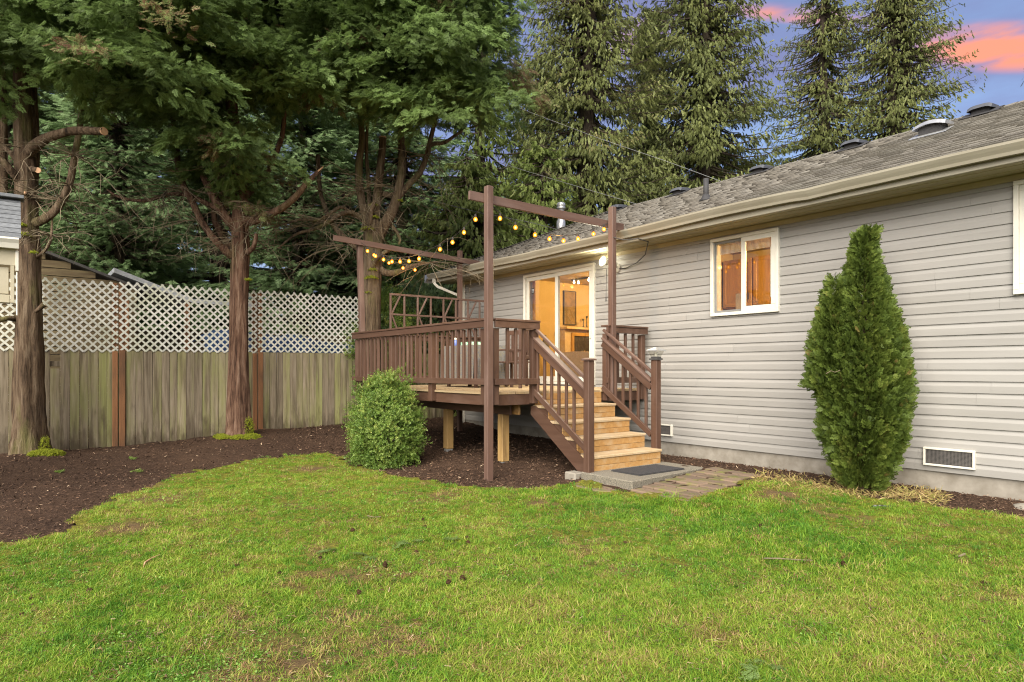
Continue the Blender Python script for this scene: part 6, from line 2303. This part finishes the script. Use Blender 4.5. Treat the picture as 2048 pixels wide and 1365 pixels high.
def thuja_cloud(cx, cy, prof, n, r):
    zs = np.array([p[0] for p in prof])
    rs = np.array([p[1] for p in prof])
    z = r.uniform(zs[0], zs[-1], n * 3)
    keep = r.uniform(0, rs.max(), n * 3) < np.interp(z, zs, rs)
    z = z[keep][:n]
    R_ = np.interp(z, zs, rs) * 0.82
    a = r.uniform(0, 2 * PI, len(z))
    lump = 0.84 + 0.3 * vnoise(a * 2.6 + 7, z * 4.5, 6) + 0.12 * vnoise(a * 7, z * 11, 8)
    q = R_ * lump * r.uniform(0.62, 1.0, len(z))
    out = np.stack([np.cos(a), np.sin(a), np.zeros(len(z))], -1)
    pos = np.stack([cx + np.cos(a) * q, cy + np.sin(a) * q, z], -1)
    dr = out * r.uniform(0.5, 1.2, len(z))[:, None] + np.array([0, 0, 1.0]) * r.uniform(0.1, 1.1, len(z))[:, None] + r.normal(0, 0.35, (len(z), 3))
    tang = np.stack([-np.sin(a), np.cos(a), np.zeros(len(z))], -1)
    nv = tang * r.choice([-1, 1], len(z))[:, None] + r.normal(0, 0.45, (len(z), 3))
    k = 0.46 + 0.5 * (vnoise(a * 3 + 3, z * 5, 11) - 0.5) + r.normal(0, 0.12, len(z))
    k = np.where(r.random(len(z)) < 0.012, 0.985, np.clip(k, 0, 0.9))
    return pos, dr, nv, k


r = np.random.default_rng(5)
g0 = tc_.z
A = thuja_cloud(tc_.x, tc_.y, [(g0 + 0.05, 0.20), (g0 + 0.3, 0.31), (-0.72, 0.43), (-0.35, 0.485), (0.0, 0.475), (0.28, 0.415), (0.5, 0.345), (0.75, 0.26), (1.05, 0.15), (1.25, 0.10), (1.40, 0.07), (1.46, 0.05)], 16000, r)
B = thuja_cloud(tc_.x - 0.19, tc_.y - 0.24, [(-0.2, 0.30), (0.25, 0.25), (0.55, 0.17), (0.75, 0.10), (0.92, 0.04), (0.97, 0.02)], 3200, r)
C_ = thuja_cloud(tc_.x + 0.04, tc_.y + 0.04, [(1.38, 0.06), (1.45, 0.07), (1.50, 0.04)], 160, r)
pos, dr, nv, k = (np.concatenate(q) for q in zip(A, B, C_))
pos[:, 1] = np.minimum(pos[:, 1], D - 0.06)
pos[:, 2] = np.maximum(pos[:, 2], g0 + 0.02)
sprays('foliage', SMALLF, pos, dr, nv, r.uniform(0.06, 0.125, len(pos)), k, M_thuja, thu, 'stuff', 0.1)
mb = MB()
mb.tube([tc_ + Vector((0, 0, -0.1)), tc_ + Vector((0.02, 0, 0.8)), tc_ + Vector((0, 0.02, 2.6))], [0.06, 0.045, 0.01], 8)
mb.tube([tc_ + Vector((0, 0, 0.3)), tc_ + Vector((-0.15, -0.18, 0.9)), tc_ + Vector((-0.17, -0.2, 2.1))], [0.04, 0.03, 0.008], 8)
mb.build('stem', M_bark3, thu)
MB().tube([at(1652, 748, 6.72), at(1662, 742, 6.70), at(1670, 745, 6.70), at(1680, 741, 6.72)], 0.0035, 5).build('bare_twig', M_twig, thu)

# ------------------------------------------------------------------ grass, clover, bark chips
def lawn_points(n, y0=905, y1=1560, x0=-420, x1=2480, pw=1.0, margin=0.0):
    px = rng.uniform(x0, x1, n)
    py = y0 + (y1 - y0) * rng.uniform(0, 1, n) ** pw
    Y = 1.405 * F / (py - HY)
    cx = (px - HX) / F * Y
    x, y = cx * CX - Y * CY, cx * CY + Y * CX
    k = in_lawn(x, y)
    x, y, Y = x[k], y[k], Y[k]
    if margin:
        d = edge_dist(x, y, LP)
        k = d > margin
        x, y, Y = x[k], y[k], Y[k]
    return x, y, Y


def grass_tuft(seed, nb, rad, h, flat):
    r = np.random.default_rng(seed + 60)
    V, T = [], []
    for i in range(nb):
        a, q = r.uniform(0, 2 * PI), rad * math.sqrt(r.random())
        p = np.array([q * math.cos(a), q * math.sin(a), 0.0])
        b = r.uniform(0, 2 * PI)
        l = h * r.uniform(0.45, 1.15)
        d = np.array([math.cos(b), math.sin(b), 0])
        s_ = np.array([-d[1], d[0], 0]) * r.uniform(0.0011, 0.0021)
        lean = l * r.uniform(0.15, 1.0) * flat
        up = np.array([0, 0, 1.0])
        m = p + d * lean * 0.4 + up * l * 0.62
        e = p + d * lean + up * l * r.uniform(0.55, 0.95)
        k = len(V)
        V += [p - s_, p + s_, m + s_ * 0.8, m - s_ * 0.8, e, e, e, e]
        T += [(k, k + 1, k + 2), (k, k + 2, k + 3), (k + 3, k + 2, k + 4)]
    return np.array(V), np.array(T)


TUFTS = [grass_tuft(i, 42, 0.06, 0.025, 2.6) for i in range(6)] + [grass_tuft(i + 6, 26, 0.035, 0.046, 1.3) for i in range(2)]
x, y, Y = lawn_points(240000, pw=1.6, y0=900, y1=2300, x0=-700, x1=2800)
patch = 0.5 * vnoise(x * 0.9, y * 0.9, 21) + 0.5 * vnoise(x * 2.7, y * 2.7, 22)
fine = vnoise(x * 8, y * 8, 23)
bare_c = [(at_z(570, 1335, -1.41), 0.42), (at_z(480, 1350, -1.41), 0.25), (at_z(790, 1290, -1.41), 0.26), (at_z(690, 1240, -1.41), 0.2), (at_z(625, 940, -1.41), 0.28), (at_z(1680, 985, -1.38), 0.4), (at_z(1560, 1000, -1.38), 0.25), (at_z(320, 1000, -1.41), 0.3), (at_z(1080, 1010, -1.41), 0.2), (at_z(250, 1060, -1.41), 0.25)]


def bare_at(x, y):
    b = np.zeros(len(x))
    f = vnoise(x * 8, y * 8, 23)
    for c, rr in bare_c:
        b = np.maximum(b, np.exp(-((x - c.x) ** 2 + (y - c.y) ** 2) / rr ** 2))
    b = b * (0.75 + 0.8 * f)
    return np.clip(np.maximum(b, 0.62 * sstep(0.66, 0.84, 0.6 * vnoise(x * 2.1 + 40, y * 2.1, 24) + 0.4 * vnoise(x * 7, y * 7, 27))), 0, 1)


bare = bare_at(x, y)
lme = bpy.data.objects['lawn'].data
lco = np.empty(len(lme.vertices) * 3, dtype=np.float32)
lme.vertices.foreach_get('co', lco)
lco = lco.reshape(-1, 3).astype(float)
la = lme.attributes.new('tint', 'FLOAT', 'POINT')
la.data.foreach_set('value', bare_at(lco[:, 0], lco[:, 1]).astype(np.float32))
edge = edge_dist(x, y, LP) + 0.14 * (vnoise(x * 6, y * 6, 28) - 0.5)
keep = (rng.random(len(x)) > 0.80 * bare) & (rng.random(len(x)) < 0.12 + 0.88 * sstep(-0.02, 0.22, edge)) & (rng.random(len(x)) < 0.22 + 1.1 * fine)
x, y, Y, patch, bare, fine, edge = (q[keep] for q in (x, y, Y, patch, bare, fine, edge))
n = len(x)
lush = sstep(0.5, 0.8, vnoise(x * 0.8 + 9, y * 0.8, 25)) * sstep(2.2, 0.0, np.abs(y - 5.4))
P = np.stack([x, y, ground_z(x, y) + 0.012], -1)
ang = rng.uniform(0, 2 * PI, n)
Dv = np.stack([np.cos(ang), np.sin(ang), rng.normal(0, 0.12, n)], -1)
Nv = np.array([0, 0, 1.0]) + rng.normal(0, 0.2, (n, 3))
S = rng.uniform(0.65, 1.3, n) * (0.8 + 0.4 * patch) * (1 + 0.5 * lush)
tin = 0.13 + 0.66 * patch + rng.normal(0, 0.14, n) + 0.34 * (fine - 0.5) - 0.12 * lush
tin = np.where(rng.random(n) < 0.09 + 0.65 * bare, rng.uniform(0.84, 1.0, n), np.clip(tin, 0.02, 0.80))
go = sprays('grass', TUFTS, P, Dv, Nv, S, tin, M_grass, None, 'stuff', 0.24)
tag(go, 'short mossy green grass of the lawn', None, None, 'stuff')

# needles, bits of bark and straw lying in the grass
x, y, Y = lawn_points(26000, pw=0.9)
k = rng.random(len(x)) < 0.25 + 0.9 * sstep(0.5, 0.8, vnoise(x * 1.9, y * 1.9, 51))
x, y, Y = x[k], y[k], Y[k]
n = len(x)
LT = [(np.array([(-0.07, -0.5, 0), (0.07, -0.45, 0.02), (0.09, 0.45, 0.05), (-0.06, 0.5, 0.02), (0.0, 0.0, 0.08)]), np.array([(0, 1, 4), (1, 2, 4), (2, 3, 4), (3, 0, 4)]))]
lo_ = sprays('lawn_litter', LT, np.stack([x, y, ground_z(x, y) + rng.uniform(0.026, 0.045, n)], -1), rdir(n) * [1, 1, 0.2], np.array([0, 0, 1.0]) + rng.normal(0, 0.3, (n, 3)), rng.uniform(0.012, 0.038, n) * np.maximum(1, Y / 7), np.where(rng.random(n) < 0.8, rng.uniform(0.2, 0.9, n), rng.uniform(0.92, 0.97, n)), M_chip)
tag(lo_, 'brown needles and straw bits lying in the lawn', None, None, 'stuff')

# clover and small round weeds pressed among the grass
x, y, Y = lawn_points(60000, pw=1.15)
k = vnoise(x * 1.4 + 3, y * 1.4 + 8, 41) > 0.56
x, y, Y = x[k], y[k], Y[k]
n = len(x)
P = np.stack([x, y, ground_z(x, y) + rng.uniform(0.022, 0.038, n)], -1)
rad = rng.uniform(0.004, 0.008, n) * np.maximum(1, Y / 5.5)
ang = rng.uniform(0, 2 * PI, n)
tilt = rng.normal(0, 0.35, (n, 2))
V = np.empty((n, 4, 3))
for i in range(4):
    ca, sa = np.cos(ang + i * PI / 2), np.sin(ang + i * PI / 2)
    V[:, i] = P + np.stack([ca * rad, sa * rad, (ca * tilt[:, 0] + sa * tilt[:, 1]) * rad], -1)
Q = np.arange(n * 4).reshape(-1, 4)
co = np_mesh('clover', V.reshape(-1, 3), Q, leafmat('clover_leaves', [(0, (0.12, 0.24, 0.04)), (1, (0.22, 0.36, 0.075))], 0.3), None, np.repeat(rng.uniform(0, 1, n), 4))
tag(co, 'small round clover leaves spread through the lawn', None, None, 'stuff')

# dry straw tufts by the wall bed and taller fresh grass along the edge
n = 2400
px = rng.uniform(1510, 1890, n)
py = 968 + (px - 1500) * 0.09 + rng.normal(5, 8, n)
pt_ = [at_z(a_, b_, -1.37) for a_, b_ in zip(px, py)]
P = np.array([(p.x, p.y, gz(p.x, p.y) + 0.01) for p in pt_])
dirs = rng.normal(0, 1, (n, 3)) * [1, 1, 0.25] + [0, 0, 0.35]
tv_ = (np.array([(-0.03, 0, 0), (0.03, 0, 0), (0.02, 0.6, 0.05), (0, 1, -0.08)]), np.array([(0, 1, 2), (0, 2, 3)]))
V, T, KK = scatter([tv_], P, dirs, rdir(n), rng.uniform(0.04, 0.11, n), rng.uniform(0.83, 0.99, n), 0.03)
tag(np_mesh('dry_grass', V, T, M_grass, None, KK), 'pale dry grass clippings along the bed by the wall', None, None, 'stuff')

n = 60000
px = np.concatenate([rng.uniform(-150, 1250, n // 2), rng.uniform(600, 1250, n // 6), rng.uniform(1300, 2150, n // 3)])
py = np.concatenate([840 + 330 * rng.uniform(0, 1, n // 2) ** 1.2, rng.uniform(840, 990, n // 6), rng.uniform(895, 1050, n // 3)])
n = len(px)
Yc_ = 1.38 * F / (py - HY)
cx = (px - HX) / F * Yc_
x, y = cx * CX - Yc_ * CY, cx * CY + Yc_ * CX
k = ((~in_lawn(x, y)) | ((edge_dist(x, y, LP) < 0.16) & (rng.random(len(x)) < 0.3))) & (x > FX + 0.03) & (y < D - 0.02) & ~((x > -6.0) & (x < -4.2) & (y > 5.5) & (y < 7.2))
x, y, Yc_ = x[k], y[k], Yc_[k]
n = len(x)
P = np.stack([x, y, ground_z(x, y) + rng.uniform(0.0, 0.022, n)], -1)
ctemp = (np.array([(-0.16, -0.5, 0), (0.16, -0.45, 0.02), (0.2, 0.45, 0.05), (-0.12, 0.5, 0.02), (0.0, 0.0, 0.12)]), np.array([(0, 1, 4), (1, 2, 4), (2, 3, 4), (3, 0, 4)]))
tt = np.where(rng.random(n) < 0.035, rng.uniform(0.95, 1, n), rng.uniform(0, 0.9, n))
CT = [ctemp]
mo = sprays('mulch_chips', CT, P, rdir(n) * [1, 1, 0.35], np.array([0, 0, 1.0]) + rng.normal(0, 0.4, (n, 3)),  np.maximum(0.012, 0.0026 * Yc_) * rng.uniform(0.6, 1.9, n), tt, M_chip)
tag(mo, 'dark brown bark mulch chips round the trees and deck', None, None, 'stuff')

# ------------------------------------------------------------------ small things on the ground
M_cone = mat('pine_cone_scales', (0.05, 0.026, 0.012), (0.02, 0.011, 0.006), scale=30, rough=0.95, var=0.2, spec=0.1)
CONES = [(178, 1185, 'brown cone in the left lawn above the lower left cone pair'), (60, 1198, 'upper cone of the pair by the lower left edge of the lawn'), (45, 1230, 'lower cone of the pair by the lower left edge of the lawn'),
         (370, 1204, 'brown cone lying left of centre in the lower lawn'), (475, 1133, 'small cone below the pale curved twig and left of the sprigs'), (560, 1148, 'brown cone in the lawn straight below the middle trunk and boxwood gap'),
         (640, 1118, 'brown cone just below the largest dark green sprig'), (705, 1066, 'cone in the upper lawn below the boxwood shrub'), (850, 1056, 'nearer cone of the pair below the tallest front post'), (846, 1040, 'farther cone of the pair below the tallest front post'),
         (935, 1080, 'farther of two cones touching right of a fallen sprig'), (936, 1089, 'nearer of two cones touching right of a fallen sprig'), (833, 1108, 'reddish brown cone below the sprig row in the middle lawn'), (770, 1138, 'brown cone left of the pointed cone in the middle of the lawn'),
         (925, 1163, 'pointed brown cone standing out in the middle of the lawn'), (897, 1172, 'flat cone lying against the left side of the pointed cone'), (718, 1190, 'pale edged cone in the lower lawn left of the pointed cone'), (1077, 1251, 'brown cone near the bottom of the lawn below the stair post'),
         (1227, 1016, 'dark cone in the lawn close below the stepping stone'), (1298, 1058, 'brown cone lying in the lawn below the landing slab'), (1250, 1086, 'small cone lower left of the cone below the landing slab'),
         (1521, 1059, 'upright brown cone in the lawn below the paver path'), (1686, 1131, 'upright brown cone in the right lawn near the long twig'), (1967, 1167, 'brown cone near the right edge of the lawn'), (1843, 1276, 'dark round cone in the lower right lawn')]
cv, cf = [], []
for i in range(9):
    for k in range(8):
        a = 2 * PI * k / 8 + (i % 2) * PI / 8
        u = i / 8
        rr = 0.36 * math.sin(PI * min(1, u * 0.85 + 0.12)) * (1.22 if i % 2 else 0.85)
        cv.append((rr * math.cos(a), u - 0.5, rr * math.sin(a)))
for i in range(8):
    for k in range(8):
        a_, b_ = i * 8 + k, i * 8 + (k + 1) % 8
        cf.append((a_, b_, b_ + 8, a_ + 8))
cf += [tuple(range(7, -1, -1)), tuple(range(64, 72))]
cme = bpy.data.meshes.new('pine_cone')
cme.from_pydata(cv, [], cf)
cme.materials.append(M_cone)
for px, py, lab in CONES:
    p = at_z(px, py, -1.40)
    s = random.uniform(0.036, 0.053)
    o = bpy.data.objects.new('pine_cone', cme)
    up = bool(lab) and ('upright' in lab or 'pointed' in lab)
    Mx = Matrix.Translation((p.x, p.y, gz(p.x, p.y) + 0.03 + (0.02 if up else 0))) @ Matrix.Rotation(random.uniform(0, 6.28), 4, 'Z') @ Matrix.Rotation((1.1 if up else random.uniform(-0.2, 0.2)), 4, 'X') @ Matrix.Diagonal((s, s, s, 1))
    _place(o, Mx, None)
    tag(o, lab or 'small dark brown cone lying among the grass blades', 'pine cone', 'cones fallen on the lawn')

o = MB().tube([at_z(1528, 1117, -1.375), at_z(1560, 1117.5, -1.372), at_z(1590, 1120, -1.37), at_z(1625, 1121, -1.375)], [0.005, 0.006, 0.005, 0.003], 6).build('twig', M_twig)
tag(o, 'long thin grey twig lying on the right lawn', 'twig')
o = MB().tube([at_z(320, 1110, -1.37), at_z(302, 1118, -1.362), at_z(290, 1125, -1.365), at_z(287, 1135, -1.375)], [0.005, 0.006, 0.006, 0.004], 6).build('twig', M_cut)
tag(o, 'pale curved twig lying on the left lawn', 'twig')
o = MB().tube([at_z(735, 1032, -1.38), at_z(748, 1035, -1.375), at_z(762, 1034, -1.38)], 0.006, 6).build('twig', M_twig)
tag(o, 'short pale twig lying in the lawn below the boxwood', 'twig')
o = MB().tube([at_z(1918, 1113, -1.37), at_z(1930, 1108, -1.36)], 0.007, 6).build('twig', M_twig)
tag(o, 'short broken grey twig near the right edge of the lawn', 'twig')

hs = thing('ribbed_hose', 'short black and white ribbed hose lying in the dry grass by the arborvitae', 'hose', at_z(1765, 1017, -1.36))
for k in range(13):
    p = at_z(1746 + k * 3.1, 1014.5 + 0.15 * k + 1.2 * math.sin(k), -1.345)
    q = at_z(1748.4 + k * 3.1, 1015 + 0.15 * k, -1.345)
    MB().tube([p, q], [0.022, 0.026], 8).build('rib', M_alu if k % 3 == 1 else M_black, hs)
rk = MB().lathe(at_z(2050, 1026, -1.36) - Vector((0, 0, 0.06)), [(0.06, 0.0), (0.11, 0.03), (0.115, 0.08), (0.08, 0.13), (0.03, 0.145)], 10)
rk.v = [(x + random.uniform(-.012, .012), y + random.uniform(-.012, .012), z) for x, y, z in rk.v]
tag(rk.build('rock', M_conc, None, smooth=True), 'rounded grey rock at the right edge beside the mulch bed', 'rock')
for px, py, lab in ((265, 922, 'small pale green weed in the mulch near the fence post'), (276, 942, 'small grey green weed in the mulch in front of the fence'), (118, 944, 'faint green weed in the mulch by the left tree'), (965, 1358, 'broad grey green weed rosette at the bottom edge of the lawn'), (1035, 1362, 'pale lobed weed at the bottom edge right of the rosette'), (1850, 975, 'tiny weed sprouting from the bed by the wall')):
    p = at_z(px, py, -1.40)
    p.z = gz(p.x, p.y) + 0.01
    n = 26
    dr = rdir(n) * [1, 1, 0.3] + [0, 0, 0.35]
    V, T, KK = scatter(CLUMPS, np.array(p)[None] + rng.normal(0, 0.02, (n, 3)) * [1, 1, 0.3], dr, rdir(n), rng.uniform(0.025, 0.05, n), rng.uniform(0.4, 0.9, n))
    tag(np_mesh('weed', V, T, M_box, None, KK, None, tuple(p)), lab, 'weed')
# fallen green sprigs on the lawn
for px, py, lab in ((660, 1106, 'dark green fallen sprig in the left half of the lawn'), (815, 1092, 'dark green fallen sprig among cones below the deck post'), (895, 1086, 'dark green fallen sprig just left of two cones'), (1525, 1352, 'blue green fallen sprig at the bottom edge'), (720, 1118, 'small grey green sprig left of the fallen cones')):
    p = at_z(px, py, -1.385)
    p.z = gz(p.x, p.y) + 0.05
    n = 5
    V, T, KK = scatter(FRONDS, np.array(p)[None] + rng.normal(0, 0.04, (n, 3)) * [1, 1, 0.2], rng.normal(0, 1, (n, 3)) * [1, 1, 0.1], np.array([0, 0, 1.0]) + rng.normal(0, 0.2, (n, 3)), rng.uniform(0.08, 0.13, n), rng.uniform(0.1, 0.6, n))
    tag(np_mesh('fallen_sprig', V, T, M_cypress, None, KK, None, tuple(p)), lab, 'sprig')
